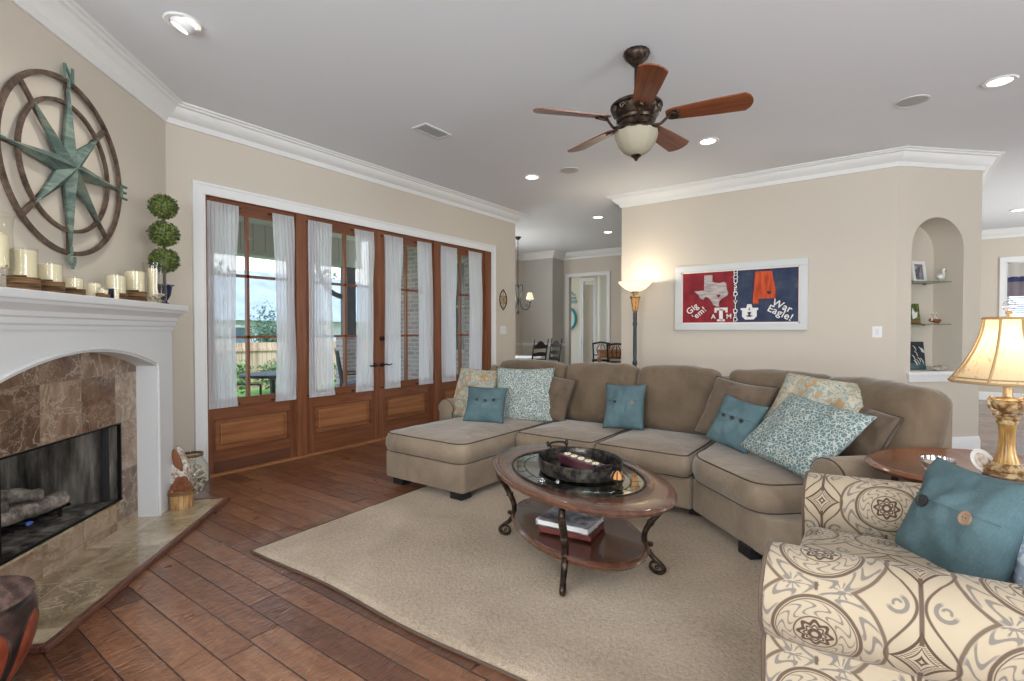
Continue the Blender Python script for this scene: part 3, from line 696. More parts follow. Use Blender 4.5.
struct(MB().bb(-4.825, -4.69, 1.94, 5.85, 2.40, 2.46).build('trim_header', 'door_wood_level', smooth=False))
def lever(d, y, z, dr):
    mb = MB(); mb.lathe([(0, 0), (.026, 0), (.024, .012), (.012, .016), (.011, .05), (0, .05)], Mx=Matrix.Translation((-4.645, y, z)) @ Matrix.Rotation(PI / 2, 4, 'Y'), n=14)
    mb.tube(spline([(-4.60, y, z), (-4.597, y + dr * .03, z + .004), (-4.597, y + dr * .08, z - .006), (-4.60, y + dr * .115, z + .006)], 4), [.009] * 9 + [.007] * 4, 8); mb.build('door_handle', 'bronze', d)
lever(D2, 3.752, .865, -1); lever(D3, 3.848, .865, 1)
mb = MB(); mb.lathe([(0, 0), (.03, 0), (.028, .014), (.012, .018), (.012, .028), (0, .028)], Mx=Matrix.Translation((-4.645, 3.85, 1.165)) @ Matrix.Rotation(PI / 2, 4, 'Y'), n=16); mb.bb(-4.62, -4.595, 3.845, 3.855, 1.145, 1.185); mb.build('deadbolt', 'bronze', D3)

# ---- sheer curtains, one thing each, on little rods
def curtain(y0, y1, yb0, yb1, label, seed):
    y0 -= .012; y1 += .012; yb0 -= .012; yb1 += .012
    c = thing('sheer_curtain', label, 'curtain', (-4.615, (y0 + y1) / 2, .60), group='sheer curtains on the patio doors')
    rnd = random.Random(seed); ph = rnd.random() * 6; fr = 38 + rnd.random() * 8
    def f(a, b):
        z = .585 + 1.765 * b; t = b; e = 1 - abs(2 * b - 1) ** 6
        ya = yb0 + (y0 - yb0) * t + .018 * math.sin(b * 3.1) * (1 if seed % 2 else 0); yb_ = yb1 + (y1 - yb1) * t - .018 * math.sin(b * 3.1) * (0 if seed % 2 else 1)
        y = ya + (yb_ - ya) * a
        x = -4.604 + (.011 * e + .002) * math.sin(a * (yb_ - ya) / .24 * fr + ph + .5 * math.sin(b * 5 + ph)) + .004 * math.sin(a * 61 + b * 4)
        return (x, y, z)
    MB().grid(f, 56, 26).build('sheer_panel', 'sheer_fabric', c, angle=180)
    def g(a, b): q = f(a, .0); return (q[0] + .003, q[1], .59 + .035 * b)
    MB().grid(g, 56, 1).build('hem', 'sheer_fabric', c, angle=180)
    for z in (2.335, .605):
        mb = MB(); mb.tube([(-4.622, y0 - .02 if z > 1 else yb0 - .02, z), (-4.622, y1 + .02 if z > 1 else yb1 + .02, z)], .005, 8)
        for y in ((y0 - .02, y1 + .02) if z > 1 else (yb0 - .02, yb1 + .02)): mb.ball((-4.622, y, z), .008, 8); mb.tube([(-4.647, y, z), (-4.622, y, z)], .004, 6)
        mb.build('curtain_rod', 'black_iron', c)
for i, q in enumerate([(1.99, 2.225, 1.985, 2.205, 'sheer white curtain nearest the fireplace, on the first patio door panel'),
                       (2.555, 2.745, 2.57, 2.76, 'sheer white curtain left of the first post, on the first patio door panel'),
                       (2.925, 3.17, 2.92, 3.195, 'sheer white curtain right of the first post, on the second patio door panel'),
                       (3.465, 3.70, 3.47, 3.69, 'sheer white curtain beside the left lever handle, on the second patio door panel'),
                       (3.87, 4.13, 3.865, 4.09, 'sheer white curtain right of the deadbolt, on the third patio door panel'),
                       (4.385, 4.60, 4.40, 4.63, 'sheer white curtain left of the second post, in front of the brick view'),
                       (4.80, 5.08, 4.81, 5.06, 'sheer white curtain right of the second post, on the fourth patio door panel'),
                       (5.33, 5.60, 5.335, 5.59, 'rightmost sheer white curtain, on the patio door panel nearest the sofa')]): curtain(*q, i)

# ================================================================== OUTSIDE
struct(MB().bb(-9.0, -4.84, -4, 6.3, -.15, -.05).build('floor_patio', 'patio_concrete', smooth=False))
mb = MB(); mb.bb(-60, -9.0, -30, 60, -.5, -.34); struct(mb.build('ground_lawn', 'lawn', smooth=False))
struct(MB().bb(-8.6, -4.82, -4, 6.32, 2.97, 3.07).build('ceiling_porch', 'porch_ceiling_paint', smooth=False))
mb = MB(); mb.bb(-8.42, -8.2, -4, 6.32, 2.52, 2.97); struct(mb.build('trim_porch_beam', 'porch_board', smooth=False))
mb = MB(); mb.bb(-8.45, -8.17, -4, 6.32, 2.46, 2.53); struct(mb.build('trim_beam_edge', 'porch_ceiling_paint', smooth=False))
mb = MB(); wall_boxes_ = mb; mb.bb(-7.10, -6.02, 6.20, 6.319, -.1, 3.0); mb.bb(-5.45, -4.83, 6.20, 6.319, -.1, 3.0); mb.bb(-6.02, -5.45, 6.20, 6.319, -.1, .9); mb.bb(-6.02, -5.45, 6.20, 6.319, 2.4, 3.0); mb.bb(-7.75, -7.10, 6.20, 6.6, -.1, 3.0)
struct(mb.build('wall_brick', 'brick', smooth=False))
mb = MB(); mb.bb(-6.02, -5.45, 6.30, 6.315, .9, 2.4); struct(mb.build('window_7', 'dusk_glass', smooth=False))
mb = MB(); mb.bb(-6.02, -5.98, 6.24, 6.3, .9, 2.4); mb.bb(-5.49, -5.45, 6.24, 6.3, .9, 2.4); mb.bb(-6.02, -5.45, 6.24, 6.3, 1.63, 1.67); mb.bb(-6.02, -5.45, 6.24, 6.3, .9, .94); mb.bb(-6.02, -5.45, 6.24, 6.3, 2.36, 2.4); mb.bb(-5.75, -5.72, 6.24, 6.3, .9, 2.4); struct(mb.build('window_8', 'porch_ceiling_paint', smooth=False))
pl = thing('porch_pillar', 'porch pillar of brick and grey post with a curved bracket, seen through the second door panel', 'pillar', (-8.3, 6.08, -.05))
MB().bb(-8.47, -8.13, 5.92, 6.24, -.05, 1.15).build('brick_base', 'brick', pl, smooth=False)
MB().bb(-8.40, -8.2, 5.98, 6.18, 1.15, 2.52).build('post', 'metal_dark_post', pl, smooth=False)
mb = MB(); mb.tube([(-8.3, 5.98 - .55 * math.sin(t), 1.90 + .60 * (1 - math.cos(t)) / 1.0) for t in [PI / 2 * i / 8 for i in range(9)]], .05, 6); mb.build('bracket', 'metal_dark_post', pl)
fe = thing('garden_fence', 'tan board fence across the lawn beyond the patio', 'fence', (-14.0, 6, -.34))
MB().bb(-14.03, -14.0, -6, 24, -.34, .93).build('fence_boards', 'fence_wood', fe, smooth=False)
mb = MB(); mb.bb(-14.0, -13.95, -6, 24, .70, .78); mb.bb(-14.0, -13.95, -6, 24, -.15, -.07); mb.build('fence_rail', 'fence_wood', fe, smooth=False)
ho = thing('neighbor_house', 'pale neighbour house with a light grey hipped roof beyond the fence', 'house', (-24, 13, -.34))
MB().bb(-30, -22, 8.0, 24, -.34, 1.75).build('house_wall', 'house_siding', ho, smooth=False)
mb = MB(); V = [mb.b.verts.new(p) for p in ((-21.5, 7.5, 1.7), (-21.5, 24.5, 1.7), (-30.5, 24.5, 1.7), (-30.5, 7.5, 1.7), (-26, 12.6, 4.3), (-26, 19.4, 4.3))]
for f in ((0, 1, 5, 4), (1, 2, 5), (2, 3, 4, 5), (3, 0, 4), (0, 3, 2, 1)): mb.b.faces.new([V[i] for i in f])
mb.build('roof', 'roof_shingle', ho, smooth=False)
mb = MB(); mb.bb(-22.05, -21.97, 10.3, 11.0, .3, 1.4); w_ = mb.build('window', 'patio_cushion', ho, smooth=False)
mb = MB(); mb.bb(-22.06, -21.96, 10.2, 10.3, .2, 1.5); mb.bb(-22.06, -21.96, 11.0, 11.1, .2, 1.5); mb.bb(-22.06, -21.96, 10.2, 11.1, 1.4, 1.5); mb.build('window_frame', 'white_trim', ho, smooth=False)
def leaves(mb, c, r, n, size, rnd, shell=.55, up=.3):
    for _ in range(n):
        d = Vector((rnd.gauss(0, 1), rnd.gauss(0, 1), rnd.gauss(0, 1))).normalized(); p = Vector(c) + Vector((d.x * r[0], d.y * r[1], d.z * r[2])) * (shell + (1 - shell) * rnd.random())
        t = Vector((rnd.gauss(0, 1), rnd.gauss(0, 1), rnd.gauss(0, 1) + up)).normalized(); b = t.cross(d); b = b.normalized() if b.length > .01 else t.orthogonal().normalized(); s = size * (.6 + .8 * rnd.random())
        vs = [mb.b.verts.new(mb.F @ q) for q in (p - t * s, p + b * s * .45, p + t * s, p - b * s * .45)]; mb.b.faces.new(vs)
rnd = random.Random(3)
for i, (x, y, h_, r_, lab) in enumerate(((-12.4, 5.6, .55, .7, 'green shrub by the fence, left of the mullion of the first door panel'), (-12.6, 7.3, .5, .75, 'rounded green shrub by the fence, right of the mullion of the first door panel'), (-12.4, 9.4, .45, .8, 'green shrub by the fence seen through the second door panel'), (-11.6, 4.1, .35, .5, 'low green shrub at the left edge of the first door pane'))):
    s = thing('garden_shrub', lab, 'shrub', (x, y, -.34), group='garden shrubs')
    mb = MB(); leaves(mb, (x, y, -.34 + h_ * .9), (r_, r_ * 1.1, h_), 1100, .055, rnd, .5); mb.build('foliage', 'shrub_leaf', s, smooth=False)
    mb = MB()
    for k in range(5): mb.tube([(x, y, -.34), (x + rnd.uniform(-.3, .3), y + rnd.uniform(-.3, .3), -.34 + h_)], [.02, .008], 5)
    mb.build('stems', 'bark', s)
for (x, y, z, h_, r_, n, lab) in ((-15.5, 8.4, .5, 1.5, .8, 1500, 'small bare branched tree in front of the neighbour roof'), (-36, 24, 3.2, 3.2, 3.4, 1700, 'dark green tree behind the neighbour roof, in the second door panel'), (-36, 15, 3.0, 3.4, 3.4, 1700, 'dark green tree behind the left end of the neighbour roof')):
    s = thing('garden_tree', lab, 'tree', (x, y, -.34)); mb = MB(); big = x < -30; leaves(mb, (x, y, z + (.6 if not big else 0)), (r_, r_, h_ * .75 if not big else h_), n, .05 if not big else .30, rnd, .15); mb.build('foliage', 'tree_leaf', s, smooth=False)
    mb = MB(); mb.tube([(x, y, -.34), (x, y, z + h_ * .2)], [.06 if not big else .3, .03 if not big else .1], 7)
    for k in range(14):
        a = rnd.uniform(0, 6.28); e = rnd.uniform(.4, 1.); mb.tube([(x, y, z - .3 * h_ + k * .02), (x + math.cos(a) * r_ * .8 * e, y + math.sin(a) * r_ * .8 * e, z + h_ * (.2 + .6 * rnd.random()))], [.02 if not big else .1, .006 if not big else .03], 5)
    mb.build('trunk', 'bark', s)
def patio_chair(x, y, rz, lab):
    t = thing('patio_chair', lab, 'chair', (0, 0, 0), group='dark patio chairs')
    mb = MB(); mb.rbox(-.25, .25, -.25, .25, .38, .46, .03, 3); mb.build('seat', 'patio_cushion', t)
    mb = MB()
    for sx in (-1, 1): mb.tube([(sx * .27, -.25, 0), (sx * .27, -.25, .62), (sx * .27, .25, .62), (sx * .27, .27, .38)], .016, 6); mb.tube([(sx * .25, .25, 0), (sx * .25, .25, .40), (sx * .24, .34, .98)], .016, 6)
    mb.tube([(-.24, .34, .98), (.24, .34, .98)], .016, 6); mb.tube([(-.25, -.25, .38), (.25, -.25, .38)], .012, 6); mb.build('frame', 'patio_dark', t)
    mb = MB()
    for i in range(9): xx = -.2 + i * .05; mb.tube([(xx, .26, .44), (xx, .335, .96)], .006, 5)
    mb.build('backrest', 'patio_dark', t); t.location = (x, y, -.05); t.rotation_euler = (0, 0, rz)
patio_chair(-6.5, 3.0, 1.9, 'dark metal patio chair outside the first door panel')
patio_chair(-6.9, 5.25, 2.6, 'dark metal patio chair outside the second door panel')
tb = thing('patio_table', 'dark metal patio table outside, beyond the first door panel', 'table', (-7.0, 3.85, -.05))
MB().lathe([(0, .70), (.42, .70), (.43, .68), (.42, .66), (0, .66)], (-7.0, 3.85, -.05)).build('tabletop', 'patio_dark', tb)
mb = MB(); mb.tube([(-7.0, 3.85, 0), (-7.0, 3.85, .62)], .035, 10); mb.lathe([(0, .03), (.24, .02), (.25, 0), (0, 0)], (-7.0, 3.85, -.05)); mb.build('pedestal', 'patio_dark', tb)

# ================================================================== FIREPLACE
tl = struct(bpy.data.objects.new('fireplace_surround', None)); COL.objects.link(tl); del tl['kind']
tag(tl, 'white arched fireplace mantel with brown marble surround in the angled wall', 'fireplace'); C_ = FP @ Vector((1.4, 0, 0)); tl.location = C_; tl.rotation_euler = (0, 0, math.radians(-45))
mb = MB(FP); mb.bb(.56, .945, 0, .166, 0, 1.25); mb.bb(1.86, 2.24, 0, .166, 0, 1.25); mb.bb(.945, 1.86, 0, .166, .68, 1.25); mb.bb(.945, 1.86, 0, .166, 0, .195)
# marble UV is object space in the fireplace frame
mb.build('marble_surround', 'surround_marble', tl, smooth=False)
mb = MB(FP); f0, f1 = .166, .288
for a, b in ((.56, .77), (2.03, 2.24)):
    mb.bb(a, b, f0, f1, .0, 1.27); 
mb.bb(.52, .56, 0, .24, 0, 1.27); mb.bb(2.24, 2.28, 0, .24, 0, 1.27); mb.bb(.56, .565, 0, f1, 0, 1.27); mb.bb(2.235, 2.24, 0, f1, 0, 1.27)
def archz(x): u = (x - 1.4) / .63; return 1.138 - .118 * u * u
N = 28
for i in range(N):
    xa = .77 + 1.26 * i / N; xb = .77 + 1.26 * (i + 1) / N
    mb.prism([(xa, archz(xa)), (xb, archz(xb)), (xb, 1.27), (xa, 1.27)], f1 - f0, Mx=XZ, z0=f0)
mb.build('mantel_body', 'mantel_white', tl, smooth=False)
mb = MB(FP)    # bead around the opening
pts = [(.755, f1 + .004, .0)] + [(.755, f1 + .004, z) for z in (.5, .98)] + [(1.4 + (x - 1.4) * 1.022, f1 + .004, archz(x) + .015) for x in [.775 + 1.25 * i / 24 for i in range(25)]] + [(2.045, f1 + .004, z) for z in (.98, .5, 0)]
mb.tube(pts, .009, 8); mb.build('arch_bead', 'mantel_white', tl)
mb = MB(FP); PF = [(0, 1.255), (.008, 1.255), (.01, 1.275), (.018, 1.285), (.02, 1.31), (.028, 1.318), (.030, 1.34), (.046, 1.36), (.062, 1.372), (.066, 1.388), (.0, 1.388)]
sweep(mb, [(.53, 0), (.56 - .0, f1), (2.24, f1), (2.27, 0)], PF, 1)
mb.build('mantel_moulding', 'mantel_white', tl, angle=20)
mb = MB(FP); mb.bb(.485, 2.315, 0, .365, 1.388, 1.43, bev=.008); mb.build('mantel_shelf', 'mantel_white', tl, smooth=False)
# firebox
mb = MB(FP); b0, b1 = .12, -.36
mb.bb(1.0, 1.8, b1 - .02, b1, .14, .76); mb.bb(.92, 1.88, b1, -.001, .13, .198); mb.bb(.946, 1.859, -.001, .150, .196, .199); mb.bb(.92, 1.88, b1, -.001, .70, .76)
for (xa, xb) in ((.945, 1.06), (1.86, 1.74)): mb.prism([(xa, .16), (xa + (-.03 if xa < 1.4 else .03), .16), (xb + (-.03 if xa < 1.4 else .03), b1), (xb, b1)], .6, z0=.14)
mb.build('firebox', 'soot', tl, smooth=False)
mb = MB(FP)
for (a, b, z0, z1) in ((.945, .955, .195, .68), (1.85, 1.86, .195, .68), (.945, 1.86, .670, .68), (.945, 1.86, .195, .203)): mb.bb(a, b, .150, .17, z0, z1)
mb.build('firebox_trim', 'black_iron', tl, smooth=False)
MB(FP).bb(.93, 1.875, .166, .176, .186, .197).build('firebox_ledge', 'hearth_marble', tl, smooth=False)
for a in (.965, 1.80): mb = MB(FP); mb.grid(lambda u, v, a=a: (a + .04 * u, .10 + .012 * math.sin(u * 18), .203 + .46 * v), 12, 2); mb.build('fire_screen', 'fire_mesh', tl)
grate = thing('fireplace_grate', 'black iron grate under the logs in the firebox', 'grate', tuple(FP @ Vector((1.5, -.12, .2))), math.radians(-45))
mb = MB(FP)
for i in range(8): x = 1.2 + i * .08; mb.tube([(x, .04, .26), (x, -.24, .26), (x, -.26, .33)], .009, 6)
for y in (.0, -.2): mb.tube([(1.17, y, .25), (1.79, y, .25)], .009, 6)
for x in (1.22, 1.74):
    for y in (0, -.2): mb.tube([(x, y, .195), (x, y, .25)], .009, 6)
mb.build('bars', 'black_iron', grate)
def log(p0, p1, r, lab, seed):
    q = random.Random(seed); a, b = FP @ Vector(p0), FP @ Vector(p1); P = [a.lerp(b, i / 7) + Vector((q.uniform(-1, 1), q.uniform(-1, 1), q.uniform(-1, 1))) * .008 for i in range(8)]
    MB().tube(P, [r * q.uniform(.82, 1.12) for _ in P], 12).solo('fireplace_log', lab, 'log', 'log', tuple((a + b) / 2), 'gas logs in the firebox')
log((1.24, .02, .305), (1.80, -.06, .33), .048, 'grey fireplace log lying frontmost across the grate', 1)
log((1.25, -.16, .31), (1.80, -.18, .32), .05, 'grey fireplace log at the back of the grate', 2)
log((1.40, .03, .385), (1.62, -.20, .43), .038, 'grey fireplace log leaning highest on top of the others', 3)
log((1.62, .04, .40), (1.83, -.20, .39), .034, 'charred fireplace log crossing at the left of the pile', 4)
MB(FP).ball((1.50, .035, .262), (.026, .012, .010), 10).solo('gas_pilot', 'small blue pilot glow among the fireplace logs', 'pilot light', 'pilot_light', tuple(FP @ Vector((1.52, .06, .26))))
# hearth
hx = struct(MB(FP).bb(.45, 2.21, 0, .575, .0, .022).build('floor_hearth', 'hearth_marble', smooth=False, own=FP))
mb = MB(FP); mb.bb(.42, 2.24, .575, .605, 0, .026, bev=.005); mb.bb(.42, .45, .0, .575, 0, .026, bev=.005); mb.bb(2.21, 2.24, .0, .575, 0, .026, bev=.005); struct(mb.build('trim_hearth', 'hearth_edge', smooth=False))
# ================================================================== RUG
def rugz(x, y): return .020 + .0035 * noise.noise(Vector((x * 3, y * 3, 0))) + .002 * noise.noise(Vector((x * 14, y * 14, 3)))
rg = thing('area_rug', 'beige plush area rug on the wood floor under the coffee table', 'rug', (-1.15, 2.6, 0))
RX0, RX1, RY0, RY1 = -2.88, .62, 1.46, 3.75
def rf(a, b):
    x = RX0 + (RX1 - RX0) * a; y = RY0 + (RY1 - RY0) * b; x -= .10 * b * (1 - a); y += .012 * math.sin(x * 5) * (1 - b)
    e = min(a, 1 - a) * 3.5; f_ = min(b, 1 - b) * 2.3; k = min(1, max(0, min(e, f_) / .03)); return (x, y, .004 + (rugz(x, y) - .004) * math.sqrt(k))
MB().grid(rf, 160, 110).build('pile', 'rug_pile', rg)
mb = MB(); mb.tube([(*rf(i / 60, 0)[:2], .006) for i in range(61)] + [(*rf(1, i / 20)[:2], .006) for i in range(1, 21)] + [(*rf(1 - i / 60, 1)[:2], .006) for i in range(1, 61)] + [(*rf(0, 1 - i / 20)[:2], .006) for i in range(1, 20)], .0065, 6, closed=True)
mb.build('binding', 'rug_binding', rg)

# ================================================================== SECTIONAL SOFA
def outline(poly, r, n=5):
    """round the corners of a convex polygon and resample its sides"""
    out = []; N = len(poly)
    for i in range(N):
        p = Vector(poly[i]); a = (Vector(poly[i - 1]) - p); b = (Vector(poly[(i + 1) % N]) - p); rr = min(r, a.length * .45, b.length * .45)
        p0 = p + a.normalized() * rr; p1 = p + b.normalized() * rr
        for k in range(n + 1):
            t = k / n; out.append((1 - t) ** 2 * p0 + 2 * t * (1 - t) * p + t * t * p1)
    res = []
    for i in range(len(out)):
        a, b = out[i], out[(i + 1) % len(out)]; m = max(1, int((b - a).length / .045))
        for k in range(m): res.append(a.lerp(b, k / m))
    return res
def cushion(mb, poly, z0, z1, rc=.06, re=.03, crown=.03, seed=0, amp=.006, bulge=.012):
    O = outline(poly, rc); c = sum(O, Vector((0, 0))) / len(O); n = len(O); rings = []
    def off(d, z, lift=0):
        ring = []
        for i, p in enumerate(O):
            t = (O[(i + 1) % n] - O[i - 1]).normalized(); nn = Vector((t.y, -t.x));
            if nn.dot(p - c) < 0: nn = -nn
            q = p + nn * d; w_ = noise.noise(Vector((q.x * 6, q.y * 6, z * 5 + seed))) * amp
            ring.append(Vector((q.x + nn.x * w_, q.y + nn.y * w_, z + w_ * .6)))
        return ring
    zm = (z0 + z1) / 2
    R = [off(-re, z0)] + [off(-re + re * math.sin(t), z0 + re - re * math.cos(t)) for t in (PI / 6, PI / 3, PI / 2)] + [off(bulge * .8, z0 + (z1 - z0) * .3), off(bulge, zm), off(bulge * .8, z0 + (z1 - z0) * .7)] + [off(-re + re * math.cos(t), z1 - re + re * math.sin(t)) for t in (0, PI / 6, PI / 3)] + [off(-re, z1)]
    for s_ in (.88, .74, .58, .40, .2):
        base = R[-1] if s_ == .88 else None
        ring = []
        for p in off(-re, z1):
            q = Vector((c.x + (p.x - c.x) * s_, c.y + (p.y - c.y) * s_)); ring.append(Vector((q.x, q.y, z1 + crown * (1 - s_ ** 2.4) + noise.noise(Vector((q.x * 5, q.y * 5, seed))) * amp * 1.3)))
        R.append(ring)
    V = [[mb.b.verts.new(mb.F @ p) for p in ring] for ring in R]
    for A, B in zip(V, V[1:]):
        for k in range(n): mb.b.faces.new((A[k], A[(k + 1) % n], B[(k + 1) % n], B[k]))
    ct = mb.b.verts.new(mb.F @ Vector((c.x, c.y, z1 + crown))); cb = mb.b.verts.new(mb.F @ Vector((c.x, c.y, z0)))
    for k in range(n): mb.b.faces.new((V[-1][k], V[-1][(k + 1) % n], ct)); mb.b.faces.new((V[0][(k + 1) % n], V[0][k], cb))
    return R
def piping(R, idx, r=.0048):
    mb = MB(); mb.tube([p for p in R[idx]], r, 6, closed=True); return mb
sofa = thing('sectional_sofa', 'tan brown sectional sofa with a chaise on its left, around the rug', 'sofa', (-1.5, 3.7, 0))
def seat(poly, z0, z1, seed, rc=.06, crown=.035):
    mb = MB(); R = cushion(mb, poly, z0, z1, rc=rc, seed=seed, crown=crown); o = mb.build('seat_cushion', 'sofa_fabric', sofa, angle=180)
    piping(R, 9).build('piping', 'sofa_piping', o); piping(R, 1).build('piping', 'sofa_piping', o); return o
r2 = lambda a, b: ((a + b) * S2, (b - a) * S2)      # angled-piece coords -> room
seat([(-3.275, 2.71), (-2.405, 2.71), (-2.405, 4.1), (-3.275, 4.1)], .285, .435, 1, rc=.12)
seat([(-2.395, 3.335), (-1.70, 3.335), (-1.70, 4.12), (-2.395, 4.12)], .285, .435, 2)
seat([(-1.69, 3.335), (-1.01, 3.335), (-1.01, 4.12), (-1.69, 4.12)], .285, .435, 3)
seat([(-1.0, 3.345), r2(-2.40, 1.675), r2(-2.365, 2.48), (-.42, 3.90), (-.98, 4.10)], .285, .445, 4, rc=.13, crown=.03)
# bases
def base(poly, seed=0, z0=.075, z1=.285, rc=.05):
    mb = MB(); R = cushion(mb, poly, z0, z1, rc=rc, re=.015, crown=0, seed=seed, amp=.002, bulge=0); o = mb.build('base', 'sofa_fabric', sofa, angle=60)
    return o
base([(-3.26, 2.73), (-2.415, 2.73), (-2.415, 4.38), (-3.26, 4.38)], 1, rc=.04)
base([(-2.41, 3.375), (-1.0, 3.375), (-1.0, 4.38), (-2.41, 4.38)], 2, rc=.02)
base([(-1.0, 3.385), r2(-2.39, 1.70), r2(-2.16, 1.99), r2(-2.43, 2.84), (-.20, 4.16), (-1.0, 4.38)], 3, rc=.03)
# back frame
mb = MB(); bl_ = [(-3.40, 4.28), (-1.02, 4.28), (-.24, 4.10), r2(-2.43, 2.745)]
sweep(mb, bl_, [(0, .075), (.0, .84), (.02, .87), (.05, .885), (.10, .885), (.13, .87), (.145, .84), (.145, .075)], 1); mb.build('back_frame', 'sofa_fabric', sofa, angle=50)
# arms: rounded tops
def arm(F_, w_, L, h, name='arm'):
    mb = MB(F_)
    prof = [(w_ * .98, 0.0), (w_ * .98, h - .10)] + [(w_ / 2 + (w_ / 2 + .012) * math.cos(t), h - .095 + .095 * math.sin(t)) for t in [PI * i / 10 for i in range(11)]] + [(w_ * .02, h - .10), (w_ * .02, 0)]
    n = len(prof); A = []
    for k, (y, ins) in enumerate(((.0, .018), (.006, .006), (.018, 0), (L * .3, 0), (L * .6, 0), (L, 0))):
        A.append([mb.b.verts.new(mb.F @ Vector((w_ / 2 + (x - w_ / 2) * (1 - ins * 5), y, (z if z < .02 else z - ins) - (.02 * (y / L) ** 2 if z > .1 else 0)))) for x, z in prof])
    for P_, Q_ in zip(A, A[1:]):
        for k in range(n): mb.b.faces.new((P_[k], P_[(k + 1) % n], Q_[(k + 1) % n], Q_[k]))
    mb.b.faces.new(A[0]); mb.b.faces.new(A[-1][::-1]); o = mb.build(name, 'sofa_fabric', sofa, angle=50)
    q = MB(F_); q.tube([(w_ / 2 + (x - w_ / 2) * .99, .010, z - .006) for x, z in prof[0:-1]], .005, 6); q.build('piping', 'sofa_piping', o)
    return o
arm(Matrix.Translation((-3.405, 3.50, .075)), .17, .84, .535)
p = r2(-2.365, 1.945); arm(frame(p[0], p[1], -45, .075), .215, .86, .542)
# back cushions
def backc(cx, cy, deg, w_, seed, h=.54, lean=14, d=.20, z=.42, sk=0):
    T = Matrix.Translation((cx, cy, z)) @ Matrix.Rotation(math.radians(deg), 4, 'Z') @ Matrix.Rotation(math.radians(-lean), 4, 'X'); mb = MB(T)
    def fn(p, u, v, w__):
        q = p.copy(); t = (1 - min(1, abs(u)) ** 3) * (1 - min(1, abs(w__)) ** 3)
        q.y += (.05 * t) * (1 if v > 0 else -1) * abs(v) ; q.z += .018 * (1 - u * u) * (w__ > 0) * w__ - .012 * abs(u) ** 3 * w__
        s_ = noise.noise(Vector((q.x * 5, q.z * 5, seed * 3.3))); q.y -= s_ * .024 + .008 * abs(noise.noise(Vector((q.x * 9 + q.z * 4, q.z * 7, seed * 5.1)))); q.z += noise.noise(Vector((q.x * 7, 0, seed * 2))) * .012
        q.y -= .007 * math.sin(q.x * 40 + 8 * q.z + seed) * max(0, -w__ - .2); q.x += sk * (w__ + 1) * .5
        return q
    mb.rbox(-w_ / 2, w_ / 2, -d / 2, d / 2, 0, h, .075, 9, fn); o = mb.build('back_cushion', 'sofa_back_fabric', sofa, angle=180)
    q = MB(T); P = []
    def edge(u, w__):
        xx = u * (w_ / 2 - .02); zz = h / 2 + w__ * (h / 2 - .022); pp = Vector((xx, -d / 2 + .022, zz - h / 2)); pp = fn(pp, u, -.9, w__); return (pp.x, pp.y + .006, pp.z + h / 2)
    for i in range(15): P.append(edge(-.94 + 1.88 * i / 14, .985 if 0 < i < 14 else .93))
    for i in range(12): P.append(edge(.985 if i < 11 else .93, .9 - 1.84 * i / 11))
    for i in range(14): P.append(edge(.92 - 1.88 * i / 14, -.99))
    for i in range(11): P.append(edge(-.985, -.92 + 1.80 * i / 10))
    q.tube(P, .0045, 6, closed=True); q.build('piping', 'sofa_piping', o); return o
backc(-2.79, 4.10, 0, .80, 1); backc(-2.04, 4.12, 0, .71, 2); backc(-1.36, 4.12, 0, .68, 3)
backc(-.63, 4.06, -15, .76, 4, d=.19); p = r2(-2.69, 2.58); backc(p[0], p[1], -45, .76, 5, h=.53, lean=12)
for (x, y, a) in ((-3.12, 2.80, 0), (-2.50, 2.80, 0), (-3.12, 4.25, 0), (-1.70, 3.46, 0), (-1.70, 4.3, 0), (-.56, 3.02, -45), (-.98, 3.50, 0), (.22, 3.62, -45), r2(-2.26, 2.08) + (-45,)):
    mb = MB(frame(x, y, a)); z = .024 if y < 3.75 else .001; mb.prism([(-.055, -.055), (.055, -.055), (.055, .055), (-.055, .055)], .06, z0=z); mb.build('foot', 'wood_dark_chair', sofa, smooth=False)

# ================================================================== THROW PILLOWS
def pillow_mesh(mb, w_, h, t, seed, pinch=.09, crease=0):
    N = 26
    def surf(sg):
        def f(a, b):
            u = a * 2 - 1; v = b * 2 - 1; x = w_ / 2 * u * (1 - pinch * math.cos(v * PI / 2) ** 1.0); z = h / 2 * v * (1 - pinch * math.cos(u * PI / 2))
            T_ = ((1 - u ** 2) * (1 - v ** 2)) ** .42 * t / 2; wr = noise.noise(Vector((u * 2.2, v * 2.2, seed))) * .35 + noise.noise(Vector((u * 5, v * 5, seed + 4))) * .16
            y = sg * T_ * (1 + wr) + crease * .02 * math.sin(v * 6 + u * 2) * (1 - u * u)
            return (x, y, z - .05 * h * (1 - v) * .3 * math.cos(u * PI / 2))
        return f
    mb.grid(surf(-1), N, N); mb.grid(surf(1), N, N); bmesh.ops.remove_doubles(mb.b, verts=mb.b.verts[:], dist=.0006); return surf
